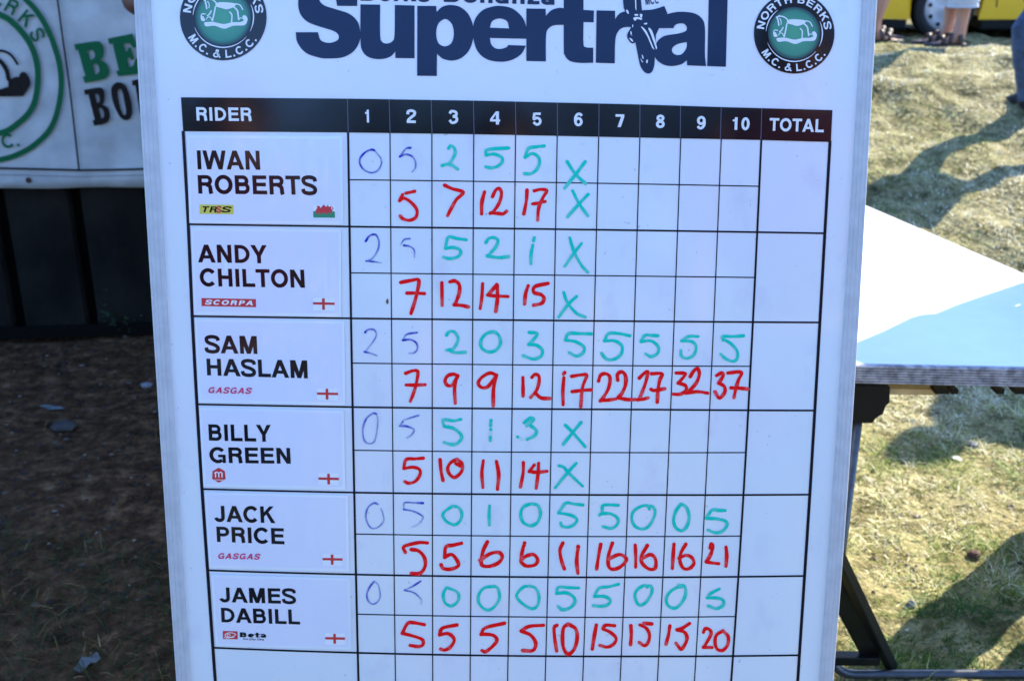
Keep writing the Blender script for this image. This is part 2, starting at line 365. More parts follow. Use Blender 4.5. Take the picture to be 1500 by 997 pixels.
def draw_text(mb, txt, mp, s=.2, track=0, h=0, fit=True):
    """mp(u 0..1, v 0..1, h)->world if fit else mp(x,y,h)"""
    L, W = text_local(txt, s, track)
    lo = .1 if txt[0] in 'IRBPDHKLENM' else .04; hi = W-(.1 if txt[-1] in 'INHM' else .04)
    k = 0
    for x, S, Pn in L:
        g = (lambda a, b, hh, x=x: mp((a+x-lo)/(hi-lo), b, hh)) if fit else (lambda a, b, hh, x=x: mp(a+x, b, hh))
        for p in Pn: k += 1; fill(mb, [p], g, h+(k % 5)*.00002)
        for p, wd, c in S: k += 1; ribbon(mb, p, wd, g, h+(k % 5)*.00002, closed=c)
def quadmap(BL, BR, TL, TR, base=onb):
    def f(u, v, h):
        x = (BL[0]*(1-u)+BR[0]*u)*(1-v)+(TL[0]*(1-u)+TR[0]*u)*v
        y = (BL[1]*(1-u)+BR[1]*u)*(1-v)+(TL[1]*(1-u)+TR[1]*u)*v
        return base(x, y, h)
    return f

# ================================================================ GROUND
def nz2(x, y, sc_, seed=0): return noise.noise(Vector((x*sc_, y*sc_, seed*7.3)))
def dirt_mask(x, y):   # 1 = bare earth by the wall
    e = .25*nz2(x, y, 1.3, 3)+.1*nz2(x, y, 5, 4)
    a = (y-2.45+e)/.35
    b = (.55-x+e*1.4)/.4
    if x < 0: a = 1
    return max(0, min(1, a))*max(0, min(1, b))
def zfull(x, y):
    z = gz(x, y)
    if y < 2.15 and x > .3: z -= .016
    z += .018*nz2(x, y, 2.2, 1)+.008*nz2(x, y, 9, 2)
    if y > 4.2 and x > .6: z += .05*nz2(x, y, 1.7, 5)*min(1, (y-4.2))+.045*nz2(x, y, 4.2, 6)+.008*nz2(x, y, 11, 8)
    return z
def axis(a, b, st, far):
    c = list(np.arange(a, b+1e-6, st)); d = st; lo = []; hi = []
    v = a
    while v > -far: d *= 1.35; v -= d; lo.append(v)
    d = st; v = b
    while v < far: d *= 1.35; v += d; hi.append(v)
    return lo[::-1]+c+hi
xs = axis(-2.6, 4.6, .05, 900); ys = axis(1.2, 10.4, .05, 900)
g = MB(); nx = len(xs); dm = []
gv = []
for y in ys:
    for x in xs:
        gv.append((x, y, zfull(x, y))); dm.append(dirt_mask(x, y) if -3 < x < 5 and 1 < y < 11 else 0.)
gf = [(j*nx+i, j*nx+i+1, (j+1)*nx+i+1, (j+1)*nx+i) for j in range(len(ys)-1) for i in range(nx-1)]
g.v = gv; g.f = gf; g.a = dm; g.mi = [0]*len(gf)
def ground_mat():
    m = mat('earth_and_turf', rough=.95, spec=.1); n = m.node_tree; b = n.nodes['Principled BSDF']
    tc = n.nodes.new('ShaderNodeTexCoord')
    def ramp(scale, det, stops, rough=.6):
        a = n.nodes.new('ShaderNodeTexNoise'); a.inputs['Scale'].default_value = scale; a.inputs['Detail'].default_value = det; a.inputs['Roughness'].default_value = rough
        n.links.new(tc.outputs['Object'], a.inputs['Vector'])
        r = n.nodes.new('ShaderNodeValToRGB'); e = r.color_ramp.elements
        e[0].position, e[1].position = stops[0][0], stops[-1][0]; e[0].color = (*stops[0][1], 1); e[1].color = (*stops[-1][1], 1)
        for p, c in stops[1:-1]: q = e.new(p); q.color = (*c, 1)
        n.links.new(a.outputs['Fac'], r.inputs[0]); return r, a
    turf, _ = ramp(11, 8, [(.34, (.05, .045, .016)), (.45, (.16, .135, .055)), (.58, (.34, .29, .14)), (.70, (.15, .18, .045))], .75)
    dirt, _ = ramp(16, 10, [(.34, (.016, .007, .003)), (.48, (.066, .031, .013)), (.6, (.14, .070, .032)), (.72, (.27, .17, .095))], .75)
    at = n.nodes.new('ShaderNodeAttribute'); at.attribute_name = 'ink'
    mx = n.nodes.new('ShaderNodeMixRGB'); n.links.new(at.outputs['Fac'], mx.inputs[0]); n.links.new(turf.outputs[0], mx.inputs[1]); n.links.new(dirt.outputs[0], mx.inputs[2])
    n.links.new(mx.outputs[0], b.inputs['Base Color'])
    nb = n.nodes.new('ShaderNodeTexNoise'); nb.inputs['Scale'].default_value = 38; nb.inputs['Detail'].default_value = 8; n.links.new(tc.outputs['Object'], nb.inputs['Vector'])
    bp = n.nodes.new('ShaderNodeBump'); bp.inputs['Strength'].default_value = .9; bp.inputs['Distance'].default_value = .02
    n.links.new(nb.outputs['Fac'], bp.inputs['Height']); n.links.new(bp.outputs[0], b.inputs['Normal']); return m
M['ground'] = ground_mat()
tag(g.build('ground', M['ground'], smooth=True), kind='structure')

# grass blades as one mesh per patch
def grass_mat(name, stops, tr=.25):
    m = mat(name, rough=.6, spec=.25); n = m.node_tree; b = n.nodes['Principled BSDF']
    at = n.nodes.new('ShaderNodeAttribute'); at.attribute_name = 'ink'; r = n.nodes.new('ShaderNodeValToRGB'); e = r.color_ramp.elements
    e[0].position, e[1].position = stops[0][0], stops[-1][0]; e[0].color = (*stops[0][1], 1); e[1].color = (*stops[-1][1], 1)
    for p, c in stops[1:-1]: q = e.new(p); q.color = (*c, 1)
    n.links.new(at.outputs['Fac'], r.inputs[0]); n.links.new(r.outputs[0], b.inputs['Base Color'])
    ts = n.nodes.new('ShaderNodeBsdfTranslucent'); ms = n.nodes.new('ShaderNodeMixShader'); ms.inputs[0].default_value = tr
    n.links.new(r.outputs[0], ts.inputs[0]); n.links.new(b.outputs[0], ms.inputs[1]); n.links.new(ts.outputs[0], ms.inputs[2])
    n.links.new(ms.outputs[0], n.nodes['Material Output'].inputs['Surface']); return m
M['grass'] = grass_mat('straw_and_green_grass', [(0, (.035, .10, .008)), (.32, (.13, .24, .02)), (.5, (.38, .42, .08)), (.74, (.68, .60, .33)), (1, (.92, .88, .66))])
M['grassd'] = grass_mat('rough_grass_shade_tone', [(0, (.022, .04, .007)), (.5, (.065, .06, .012)), (.8, (.26, .16, .05)), (1, (.50, .34, .16))])  # darker copy of the grass, with shade put into its colours
def blades(name, m, xy, length, width, lay, tone):
    N = len(xy); x = xy[:, 0]; y = xy[:, 1]
    z = np.array([zfull(a, b) for a, b in xy])-.004
    az = rng.uniform(0, 2*np.pi, N); el = np.clip(rng.normal(lay, .3, N), .05, 1.5)
    L = length; d = np.stack([np.cos(az), np.sin(az)], 1)
    sd_ = np.stack([-d[:, 1], d[:, 0]], 1)*width[:, None]/2
    bend = el*rng.uniform(.2, .75, N)
    p0 = np.stack([x, y, z], 1)
    h1 = L*.5*np.cos(el); v1 = L*.5*np.sin(el); p1 = p0+np.concatenate([d*h1[:, None], v1[:, None]], 1)
    h2 = L*.5*np.cos(bend); v2 = L*.5*np.sin(bend)*rng.choice([1, 1, .2], N); p2 = p1+np.concatenate([d*h2[:, None], v2[:, None]], 1)
    S3 = np.concatenate([sd_, np.zeros((N, 1))], 1)
    V = np.stack([p0-S3, p0+S3, p1-S3*.8, p1+S3*.8, p2], 1).reshape(-1, 3)
    me = bpy.data.meshes.new(name); me.vertices.add(N*5); me.vertices.foreach_set('co', V.ravel())
    b = np.arange(N)*5
    q = np.stack([b, b+1, b+3, b+2], 1); t = np.stack([b+2, b+3, b+4], 1)
    loops = np.concatenate([q, t], 1).ravel(); starts = np.stack([np.arange(N)*7, np.arange(N)*7+4], 1).ravel()
    me.loops.add(N*7); me.loops.foreach_set('vertex_index', loops); me.polygons.add(N*2); me.polygons.foreach_set('loop_start', starts)
    at = me.attributes.new('ink', 'FLOAT', 'POINT'); at.data.foreach_set('value', np.repeat(np.clip(tone, 0, 1), 5))
    me.materials.append(m); me.update(); me.validate()
    o = bpy.data.objects.new(name, me); COL.objects.link(o); tag(o, kind='stuff'); return o
def scatter(x0, x1, y0, y1, dens, keep):
    pts = []
    y = y0
    while y < y1:
        dy = .1; n = int(dens(y)*(x1-x0)*dy)
        P = np.stack([rng.uniform(x0, x1, n), rng.uniform(y, y+dy, n)], 1)
        pts.append(P[[keep(a, b) for a, b in P]] if n else P); y += dy
    return np.concatenate(pts)
P = scatter(.3, 3.9, 1.75, 8.2, lambda y: 34000/(max(y, 1.9)/2.0)**1.9, lambda a, b: (a > .33*b-.45 and a < .50*b+.45) and dirt_mask(a, b) < .55)
pat = np.array([nz2(a, b, 1.6, 11)+.7*nz2(a, b, 5, 12)+.5*nz2(a, b, 14, 13) for a, b in P])
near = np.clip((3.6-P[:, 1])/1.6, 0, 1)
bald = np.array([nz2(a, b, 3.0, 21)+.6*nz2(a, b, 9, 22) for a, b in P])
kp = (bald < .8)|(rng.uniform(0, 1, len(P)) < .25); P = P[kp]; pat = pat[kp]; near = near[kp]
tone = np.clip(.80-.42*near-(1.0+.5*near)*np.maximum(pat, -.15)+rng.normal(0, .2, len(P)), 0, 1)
tuft = np.array([nz2(a, b, 11, 71) for a, b in P])
Ln = rng.uniform(.012, .045, len(P))*(1+1.6*np.clip(tuft, -.3, .6)*np.clip((4.6-P[:, 1])/1.2, .15, 1))*np.where(P[:, 1] > 4, 1.0, 1); Wd = rng.uniform(.0013, .0032, len(P))*np.clip(P[:, 1]/2.6, 1, 2.6)
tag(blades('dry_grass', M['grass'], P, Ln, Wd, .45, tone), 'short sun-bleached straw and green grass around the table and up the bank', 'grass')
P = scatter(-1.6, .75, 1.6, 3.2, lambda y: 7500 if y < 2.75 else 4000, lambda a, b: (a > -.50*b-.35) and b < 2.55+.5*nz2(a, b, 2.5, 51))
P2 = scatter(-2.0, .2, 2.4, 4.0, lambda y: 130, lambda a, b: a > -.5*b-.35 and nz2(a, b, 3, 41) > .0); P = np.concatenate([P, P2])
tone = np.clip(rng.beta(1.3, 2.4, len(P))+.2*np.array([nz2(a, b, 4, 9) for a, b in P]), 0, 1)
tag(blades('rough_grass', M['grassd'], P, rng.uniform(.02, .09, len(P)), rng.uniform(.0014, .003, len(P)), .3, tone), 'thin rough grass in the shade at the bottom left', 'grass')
# broad-leaved clumps (clover, plantain) in the turf
P = scatter(.5, 2.6, 1.85, 4.6, lambda y: 3000/(max(y, 1.9)/2.0)**1.7, lambda a, b: (a > .33*b-.3 and a < .50*b+.3) and nz2(a, b, 2.6, 61)+.5*nz2(a, b, 8, 62) > .02)
tag(blades('clover', M['grass'], P, rng.uniform(.010, .022, len(P)), rng.uniform(.004, .008, len(P)), .3, np.clip(rng.normal(.27, .14, len(P)), 0, .5)), 'low green broad leaves among the turf', 'ground cover')
P = scatter(.5, 3.4, 1.85, 7.6, lambda y: 170/(max(y, 1.9)/2.0)**1.2, lambda a, b: a > .33*b-.3 and a < .50*b+.3)
tag(blades('straw', M['grass'], P, rng.uniform(.03, .085, len(P)), rng.uniform(.0014, .003, len(P)), .15, np.clip(rng.normal(.93, .08, len(P)), .7, 1)), 'loose bleached straws lying on the turf', 'grass')
# small loose pebbles of the bare earth
pb = MB()
ico = [(0, 0, 1), (.9, 0, .3), (.28, .85, .3), (-.72, .53, .3), (-.72, -.53, .3), (.28, -.85, .3), (0, 0, -.6)]
icf = [(0, 1, 2), (0, 2, 3), (0, 3, 4), (0, 4, 5), (0, 5, 1), (6, 2, 1), (6, 3, 2), (6, 4, 3), (6, 5, 4), (6, 1, 5)]
def pebble(mb, x, y, r, a=1.):
    th = random.uniform(0, 6.28); z = zfull(x, y); sx, sy, sz = (random.uniform(.6, 1.3) for _ in range(3))
    vs = []
    for p in ico:
        q = (p[0]*sx*r*random.uniform(.8, 1.2), p[1]*sy*r*random.uniform(.8, 1.2), p[2]*.6*sz*r)
        vs.append((x+q[0]*math.cos(th)-q[1]*math.sin(th), y+q[0]*math.sin(th)+q[1]*math.cos(th), z+q[2]+r*.1))
    mb.add(vs, icf, [a]*7)
for _ in range(5200):
    x = random.uniform(-2.2, .4); y = random.uniform(2.2, 4.15)
    if dirt_mask(x, y) < .25 and random.random() > .3: continue
    pebble(pb, x, y, random.choice([.002, .003, .004, .005, .007, .010])*random.uniform(.7, 1.2), random.random()**3.5)
for _ in range(1500):
    y = random.uniform(1.8, 5.5); x = random.uniform(.3*y, .5*y+.2); pebble(pb, x, y, random.choice([.003, .005, .007])*random.uniform(.7, 1.2), min(1, random.random()+.3))
m = grass_mat('pebble_stone', [(0, (.022, .014, .009)), (.5, (.06, .04, .025)), (.8, (.12, .09, .06)), (1, (.24, .19, .14))], 0)
tag(pb.build('gravel', m), 'small loose stones scattered over the bare earth and turf', 'gravel', kind='stuff')

# ================================================================ WALL + BANNER
WA = ground(0, 497); WDIR = Vector((1, .11, 0)).normalized(); WN = Vector((WDIR.y, -WDIR.x, 0))
def wallpt(s, z, off=0): return WA+WDIR*s+WN*off+Vector((0, 0, z-WA.z))
def onwall(px, py, h=0): return onplane(px, py, WA+WN*h, WN)
S_END = (1.2-WA.x)/WDIR.x
t = thing('panel_wall', wallpt(0, 0), 'long dark wall of upright panels standing behind the banner and the bare earth', 'wall')
mb = MB(); a = wallpt(-3, -.1, -.07); b = wallpt(S_END, -.1, -.07); c = wallpt(S_END, 2.4, -.07); d = wallpt(-3, 2.4, -.07)
nb_ = -WN*.05; mb.add([a, b, c, d, a+nb_, b+nb_, c+nb_, d+nb_], [(0, 1, 2, 3), (7, 6, 5, 4), (0, 4, 5, 1), (1, 5, 6, 2), (2, 6, 7, 3), (3, 7, 4, 0)])
mb.build('backing', M['wallback'], t)
sA = (onwall(22, 400)-WA).dot(WDIR); sB = (onwall(132, 400)-WA).dot(WDIR); pw = sB-sA
s0 = sA-8*pw; k = 0
while s0 < S_END-.1:
    s1 = min(s0+pw-.035, S_END); jit = random.uniform(-.006, .006)
    if s0 > -3:
        mb = MB()
        pts = [(s0, .0), (s0+.012, .018), ((s0+s1)/2, .026), (s1-.012, .018), (s1, .0)]
        vs = [wallpt(u, zz, o+jit-.02) for zz in (.0, 2.38) for u, o in pts]+[wallpt(u, zz, -.069) for zz in (0, 2.38) for u in (s0, s1)]
        fs = [(i, i+1, 5+i+1, 5+i) for i in range(4)]+[(10, 0, 5, 12), (4, 11, 13, 9), (5, 6, 7, 8, 9, 13, 12)]
        mb.add(vs, fs); mb.build('panel', M['wall'], t)
    s0 += pw
# bottom rail
mb = MB(); mb.beam(wallpt(-3, .045, .03), wallpt(S_END, .02, .01), .03, .04); mb.build('bottom_rail', M['wallback'], t)

BO = .035    # banner distance in front of the wall face
def onban(px, py, h=0): return onwall(px, py, BO+h)
bt = thing('banner', onban(100, 277), 'pale grey vinyl event banner with green ring badge hanging on the dark wall', 'banner')
bl = (onban(-600, 274)-WA).dot(WDIR); br = (onban(560, 282)-WA).dot(WDIR)
zb = onban(100, 276).z; zt = 1.95
mb = MB(); nu, nv = 60, 40
vs = []
for j in range(nv+1):
    for i in range(nu+1):
        s_ = bl+(br-bl)*i/nu; z_ = zb+(zt-zb)*j/nv
        fold = .0025*math.sin(s_*9+.6*z_)+.004*nz2(s_, z_, 3, 31)+.0022*nz2(s_*.7+z_*.4, z_*3-s_, 5, 33)
        if j == 0: z_ += .004*math.sin(s_*5+1)+.002*math.sin(s_*17)
        vs.append(wallpt(s_, z_, BO+fold-.0045))
fs = [(j*(nu+1)+i, j*(nu+1)+i+1, (j+1)*(nu+1)+i+1, (j+1)*(nu+1)+i) for j in range(nv) for i in range(nu)]
mb.add(vs, fs); o = mb.build('vinyl_sheet', M['banner'], bt, smooth=True); sm = o.modifiers.new('s', 'SOLIDIFY'); sm.thickness = .0012
def bprint(name, m, draw):
    q = MB(); draw(q); return q.build(name, m, bt)
HB = .006
bprint('border_line', M['black_print'], lambda q: ribbon(q, [(-200, 243), (0, 246.5), (60, 248), (116, 249.5), (160, 249), (215, 247.5), (300, 247)], 3.0, onban, HB))
bprint('border_line', M['black_print'], lambda q: ribbon(q, catmull([(82, -20), (84.3, 0), (92, 58), (100.3, 116), (108, 180), (115.7, 249)]), 2.6, onban, HB))
def hem(q): ribbon(q, [(-200, 253), (0, 256), (116, 259), (215, 256.5)], .8, onban, HB)  # thin dark line painted as the shading along the hem
bprint('hem_shade_line', M['scrap'], hem)
ring_o = catmull([(-150, -40), (-60, -52), (0, -34), (38, 0), (56, 20), (71, 46), (81, 72), (88, 100), (89.5, 130), (84, 163), (74, 188), (58, 206), (35, 222), (0, 234), (-60, 238), (-130, 190), (-170, 90)], True)
ring_i = catmull([(-110, 0), (-50, 2), (0, 22), (18, 33), (38, 55), (51, 81), (55.5, 110), (52.5, 142), (44, 163), (26, 181), (0, 195), (-60, 198), (-110, 150), (-130, 80)], True)
bprint('ring_print', M['green_print'], lambda q: ribbon(q, ring_o, 8.0, onban, HB, closed=True))
bprint('ring_print', M['green_print'], lambda q: ribbon(q, ring_i, 8.6, onban, HB, closed=True))
def ringchar(q, ch, bx, by, ux, uy, cap, sq=1.0, sgn=1):
    """character with baseline-left (bx,by), up direction (ux,uy)"""
    l = math.hypot(ux, uy); ux, uy = ux/l, uy/l; rx, ry = -uy, ux
    mp = lambda x, y, h: onban(bx+cap*(x*rx*sq+y*ux), by+cap*(x*ry*sq+y*uy), h)
    draw_text(q, ch, mp, .19, h=HB, fit=False)
for ch, bx, by, ux, uy, cap in [('R', 3, 14, .50, -.86, 22), ('K', 23.5, 29, .64, -.77, 22), ('S', 41, 48.5, .86, -.50, 21), ('C', 3.5, 219, -.22, -.97, 21), ('.', 24, 216, -.38, -.92, 20), ('E', -16, 4, .3, -.95, 22), ('C', -40, 215, .1, -1, 21)]:
    bprint('ring_lettering', M['green_print'], lambda q: ringchar(q, ch, bx, by, ux, uy, cap, .95))
def Z(ox, oy, s, pts): return [((p[0]/s+ox, p[1]/s+oy)+((1,) if len(p) > 2 else ())) for p in pts]
def z1(p): return Z(0, 0, 4.987, p)
def be(q):
    Bo = z1([(540, 325, 1), (700, 303), (740, 318), (757, 360), (755, 410), (735, 440, 1), (775, 465), (797, 515), (785, 560), (740, 585), (620, 608, 1), (603, 562, 1), (622, 556, 1), (570, 366, 1), (553, 369, 1)])
    h1 = z1([(640, 372, 1), (665, 365), (685, 380), (692, 410), (680, 432), (660, 438, 1)]); h2 = z1([(678, 472, 1), (702, 467), (720, 488), (724, 520), (712, 540), (695, 545, 1)])
    fill(q, [contour(Bo), contour(h1), contour(h2)], onban, HB)
    E_ = z1([(788, 283, 1), (968, 247, 1), (1000, 345, 1), (972, 352, 1), (945, 316, 1), (900, 322, 1), (918, 377, 1), (936, 372, 1), (934, 350, 1), (955, 346, 1), (982, 432, 1), (958, 442, 1), (945, 420, 1), (927, 424, 1), (943, 495, 1), (972, 480, 1), (990, 430, 1), (1015, 430, 1), (1036, 540, 1), (862, 558, 1), (848, 520, 1), (868, 515, 1), (822, 320, 1), (798, 325, 1)])
    fill(q, [contour(E_)], onban, HB)
bprint('green_slab_lettering', M['green_print'], be)
def bo(q):
    Bo = z1([(612, 658, 1), (720, 640), (755, 655), (765, 700), (760, 750), (745, 765, 1), (785, 785), (803, 830), (795, 880), (760, 905), (688, 920, 1), (675, 880, 1), (692, 878, 1), (645, 690, 1), (622, 695, 1)])
    h1 = z1([(692, 690, 1), (712, 688), (726, 715), (725, 745), (710, 752, 1)]); h2 = z1([(722, 795, 1), (742, 792), (758, 825), (758, 855), (742, 868, 1)])
    fill(q, [contour(Bo), contour(h1), contour(h2)], onban, HB)
    fill(q, [contour(z1([(812, 650), (838, 610), (875, 602), (915, 625), (945, 690), (963, 770), (965, 830), (945, 870), (915, 880), (880, 860), (845, 800), (820, 730)])), contour(z1([(858, 670), (875, 652), (890, 665), (905, 730), (919, 810), (914, 840), (899, 836), (878, 780), (864, 720)]))], onban, HB)
    fill(q, [contour(z1([(962, 590, 1), (1012, 578, 1), (1045, 830, 1), (1022, 832, 1), (988, 625, 1), (968, 629, 1)]))], onban, HB)
bprint('black_slab_lettering', M['black_print'], bo)
def horse(q):
    ribbon(q, catmull([(-14, 76), (0, 74.5), (10, 77), (18, 83), (25.5, 94)]), 3.6, onban, HB, caps=True)
    ribbon(q, catmull([(-12, 84), (0, 90), (9, 102), (13, 118)]), 6.5, onban, HB)
    fill(q, [contour([(-30, 131, 1), (0, 131, 1), (12, 127, 1), (12, 118, 1), (22, 114), (30, 118), (34, 130, 1), (40, 120), (44.5, 124), (34, 141, 1), (0, 141.5), (-30, 139, 1)])], onban, HB+.0003)
    fill(q, [contour([(28, 111), (33, 105.5), (39, 108), (44, 118), (44, 126), (38, 131), (31, 122)])], onban, HB+.0006)
    ribbon(q, catmull([(15, 121), (20, 115), (27, 114), (30, 118)]), 2.2, onban, HB+.0008)
bprint('rocking_horse_print', M['black_print'], horse)
mb = MB(); e = onban(42, 264); mb.tube([e+WN*.002, e+WN*.005], [.011, .008], 14); mb.build('eyelet', M['eyelet'], bt)
for px in (-180, 250):
    mb = MB(); e = onban(px, 264); mb.tube([e+WN*.002, e+WN*.005], [.011, .008], 14); mb.build('eyelet', M['eyelet'], bt)

# ================================================================ SCOREBOARD
YT, YB = -150, 1230
lo_in = [(YT, 211.5), (0, 222), (190, 230.8), (560, 251.5), (790, 266), (997, 280), (YB, 296)]
lo_out = [(YT, 188.5), (0, 198), (190, 207.8), (610, 232), (790, 246), (997, 259.5), (YB, 275)]
ro_in = [(YT, 1271), (0, 1261), (100, 1256.5), (413, 1240), (600, 1228), (760, 1215.6), (997, 1199), (YB, 1182.5)]
ro_out = [(YT, 1292), (0, 1284.4), (180, 1273.8), (480, 1255.3), (740, 1241), (997, 1218.8), (YB, 1199)]
def interp(tb, y):
    return float(np.interp(y, [a for a, _ in tb], [b for _, b in tb]))
YSM = [YT, 0, 120, 250, 380, 500, 620, 740, 860, 997, YB]
def fitc(tb):
    c = np.polyfit([a for a, _ in tb], [b for _, b in tb], 3 if len(tb) > 6 else 2); return lambda y: float(np.polyval(c, y))
LI, LO, RI, RO = map(fitc, (lo_in, lo_out, ro_in, ro_out))
base_pt = onb(750, YB)
sb = thing('scoreboard', base_pt, 'large white event scoreboard with riders listed down it, leaning on a black easel', 'scoreboard')
mb = MB()
vs = []
for y in YSM: vs += [onb(LI(y)-6, y), onb(RI(y)+6, y)]
k = len(vs); vs += [v-BN*.008 for v in vs]
fs = [(2*i, 2*i+1, 2*i+3, 2*i+2) for i in range(len(YSM)-1)]
fs += [tuple(k+j for j in f[::-1]) for f in fs]
mb.add(vs, fs); mb.build('whiteboard_panel', M['board'], sb)
def rail(fo, fi, dark=False):
    prof = [(0, -.014), (0, .0025), (.04, .0038), (.15, .0042), (.18, .0038), (.20, .0042), (.42, .0044), (.445, .0040), (.465, .0044), (.72, .0042), (.74, .0038), (.76, .0042), (.93, .0038), (1.0, .0012), (1.0, -.002)]
    q = MB(); vs = []; n = len(prof)
    for y in YSM:
        for u, h in prof:
            vs.append(onb(fo(y)*(1-u)+fi(y)*u, y)+BN*h)
    fs = [(i*n+j, i*n+j+1, (i+1)*n+j+1, (i+1)*n+j) for i in range(len(YSM)-1) for j in range(n-1)]
    q.add(vs, fs); return q.build('frame_rail', M['rail'], sb)
rail(LO, LI); rail(RO, RI)
for yy, s_ in ((YT, 1), (YB, -1)):
    mb = MB(); a = onb(LO(yy), yy); b = onb(RO(yy), yy); mb.beam(a-BN*.004, b-BN*.004, .018, .020, up=BN); mb.build('frame_rail', M['rail'], sb, bevel=.002)

# printed table
T_ = [(0, 0), (0, 1), (0, 2), (0, 3), (1, 0), (1, 1), (1, 2), (2, 0), (2, 1), (3, 0)]
CX = [509.873, 10.109, 1.58, -0.126, 612.874, -49.381, -5.951, 7.166, 10.169, -14.675]
CY = [193.647, 701.307, -47.321, -6.74, 7.524, -5.934, 10.603, 4.105, -12.973, -0.16]
XL, XR = -3.974, 11.708
def grid(X, Y):
    x, y = X/10, Y/10
    return (sum(c*x**i*y**j for (i, j), c in zip(T_, CX)), sum(c*x**i*y**j for (i, j), c in zip(T_, CY)))
HL = .0004
def pline(name, pts, wd, m, h=HL):
    q = MB(); ribbon(q, pts, wd, onb, h); return q.build(name, m, sb)
leftp = [(268.3, 192), (275.7, 328.6), (281.5, 463), (288.4, 591.9), (295.8, 715.8), (304.0, 834.7), (311.8, 947.9), (316.3, 1010), (325, 1130)]
rightp = [(1216, 206), (1208.3, 341.7), (1201, 472.2), (1193.6, 601), (1186.3, 724), (1178.6, 843), (1171, 959), (1168, 1005), (1159, 1130)]
pline('grid_line', catmull(leftp, n=3), 4.6, M['line'], HL+.0001)
pline('grid_line', catmull(rightp, n=3), 4.4, M['line'], HL+.0001)
for X in range(0, 11):
    wd = 3.2 if X == 0 else (3.0 if X == 10 else 1.55)
    pline('grid_line', [grid(X, Y) for Y in np.linspace(-.05, 15, 24)], wd, M['line'], HL+.00005)
LF = lambda Y: np.interp(Y, [0, 2, 4, 6, 8, 10, 12], [0]*7)
for Y in range(2, 15, 2):
    li = leftp[Y//2] if Y <= 12 else None
    pts = [grid(X, Y) for X in np.linspace(XL, XR, 20)]
    if li:
        dy = li[1]-pts[0][1]; dr = rightp[Y//2][1]-pts[-1][1]; n_ = len(pts)
        pts = [(p[0], p[1]+dy*max(0, 1-i/5)+dr*max(0, (i-14)/5)) for i, p in enumerate(pts)]
        pts[0] = (li[0], pts[0][1]); pts[-1] = (rightp[Y//2][0], pts[-1][1])
    pline('grid_line', pts, 2.7, M['line'])
for Y in range(1, 15, 2):
    pline('grid_line', [grid(X, Y) for X in np.linspace(0, 10, 14)], 1.7, M['line'], HL-.00008)
# header band
top = [(265, 142.7), (509, 144.7), (695, 147.6), (817, 150.4), (938, 153.2), (1057, 157.0), (1116, 158.6), (1219.4, 161.5)]
bot = [(268.3, 192.4), (510, 194.2), (695, 196.8), (816.7, 199.2), (937, 201.7), (1055, 204), (1114.5, 205.3), (1217.2, 208.2)]
mb = MB(); vs = [onb(*p, .0007) for p in top]+[onb(*p, .0007) for p in bot]; n_ = len(top)
mb.add(vs, [(i, n_+i, n_+i+1, i+1) for i in range(n_-1)]); mb.build('header_band', M['black'], sb)
hx = [(509, 510), (570, 571.5), (631.5, 632.8), (693.5, 694.5), (755, 755.8), (816.5, 816.7), (877.5, 877.1), (937.5, 937.2), (997, 996.4), (1056.5, 1055.2), (1116, 1114.5)]
for a, b in hx:
    ya = np.interp(a, [p[0] for p in top], [p[1] for p in top]); yb = np.interp(b, [p[0] for p in bot], [p[1] for p in bot])
    pline('header_divider', [(a, ya), (b, yb)], 1.1, M['headline'], .0009)
def btext(name, txt, x0, x1, yt0, yb0, yt1, yb1, m, s=.2, h=.0009, par=None, track=0, sk=0):
    q = MB(); dx = sk*(yb0-yt0)
    lean = (yt1-yt0+yb1-yb0)/2/max(1, (x1-x0)); c = -.055*(1-(x0-270)/480) if x0 < 750 else .055*(x0-750)/450
    dxl = (yb0-yt0)*c
    draw_text(q, txt, quadmap((x0, yb0), (x1, yb1), (x0+dxl+dx, yt0), (x1+dxl+dx, yt1)), s, track, h)
    return q.build(name, m, par or sb)
btext('header_lettering', 'RIDER', 288.2, 369.6, 157.2, 176.9, 157.9, 177.6, M['white_print'], .21)
for ch, x0, x1, a, b in [('1', 533.3, 543.9, 160.8, 179.5), ('2', 595.2, 609.8, 160.5, 180.3), ('3', 657, 671, 161.5, 181.2), ('4', 717.6, 732.2, 163.2, 182.4), ('5', 779.8, 793.4, 164.9, 183.8), ('6', 840.4, 854.2, 165.5, 184.8), ('7', 901, 914.8, 167.5, 186.2), ('8', 960.3, 974.1, 168.2, 187.5), ('9', 1020, 1034, 170.2, 189.2)]:
    btext('header_lettering', ch, x0, x1, a, b, a+.2, b+.2, M['white_print'], .21)
btext('header_lettering', '10', 1070.6, 1098, 171.8, 190.2, 172.4, 190.8, M['white_print'], .21)
btext('header_lettering', 'TOTAL', 1127, 1206.5, 173, 191.6, 175, 194, M['white_print'], .21)

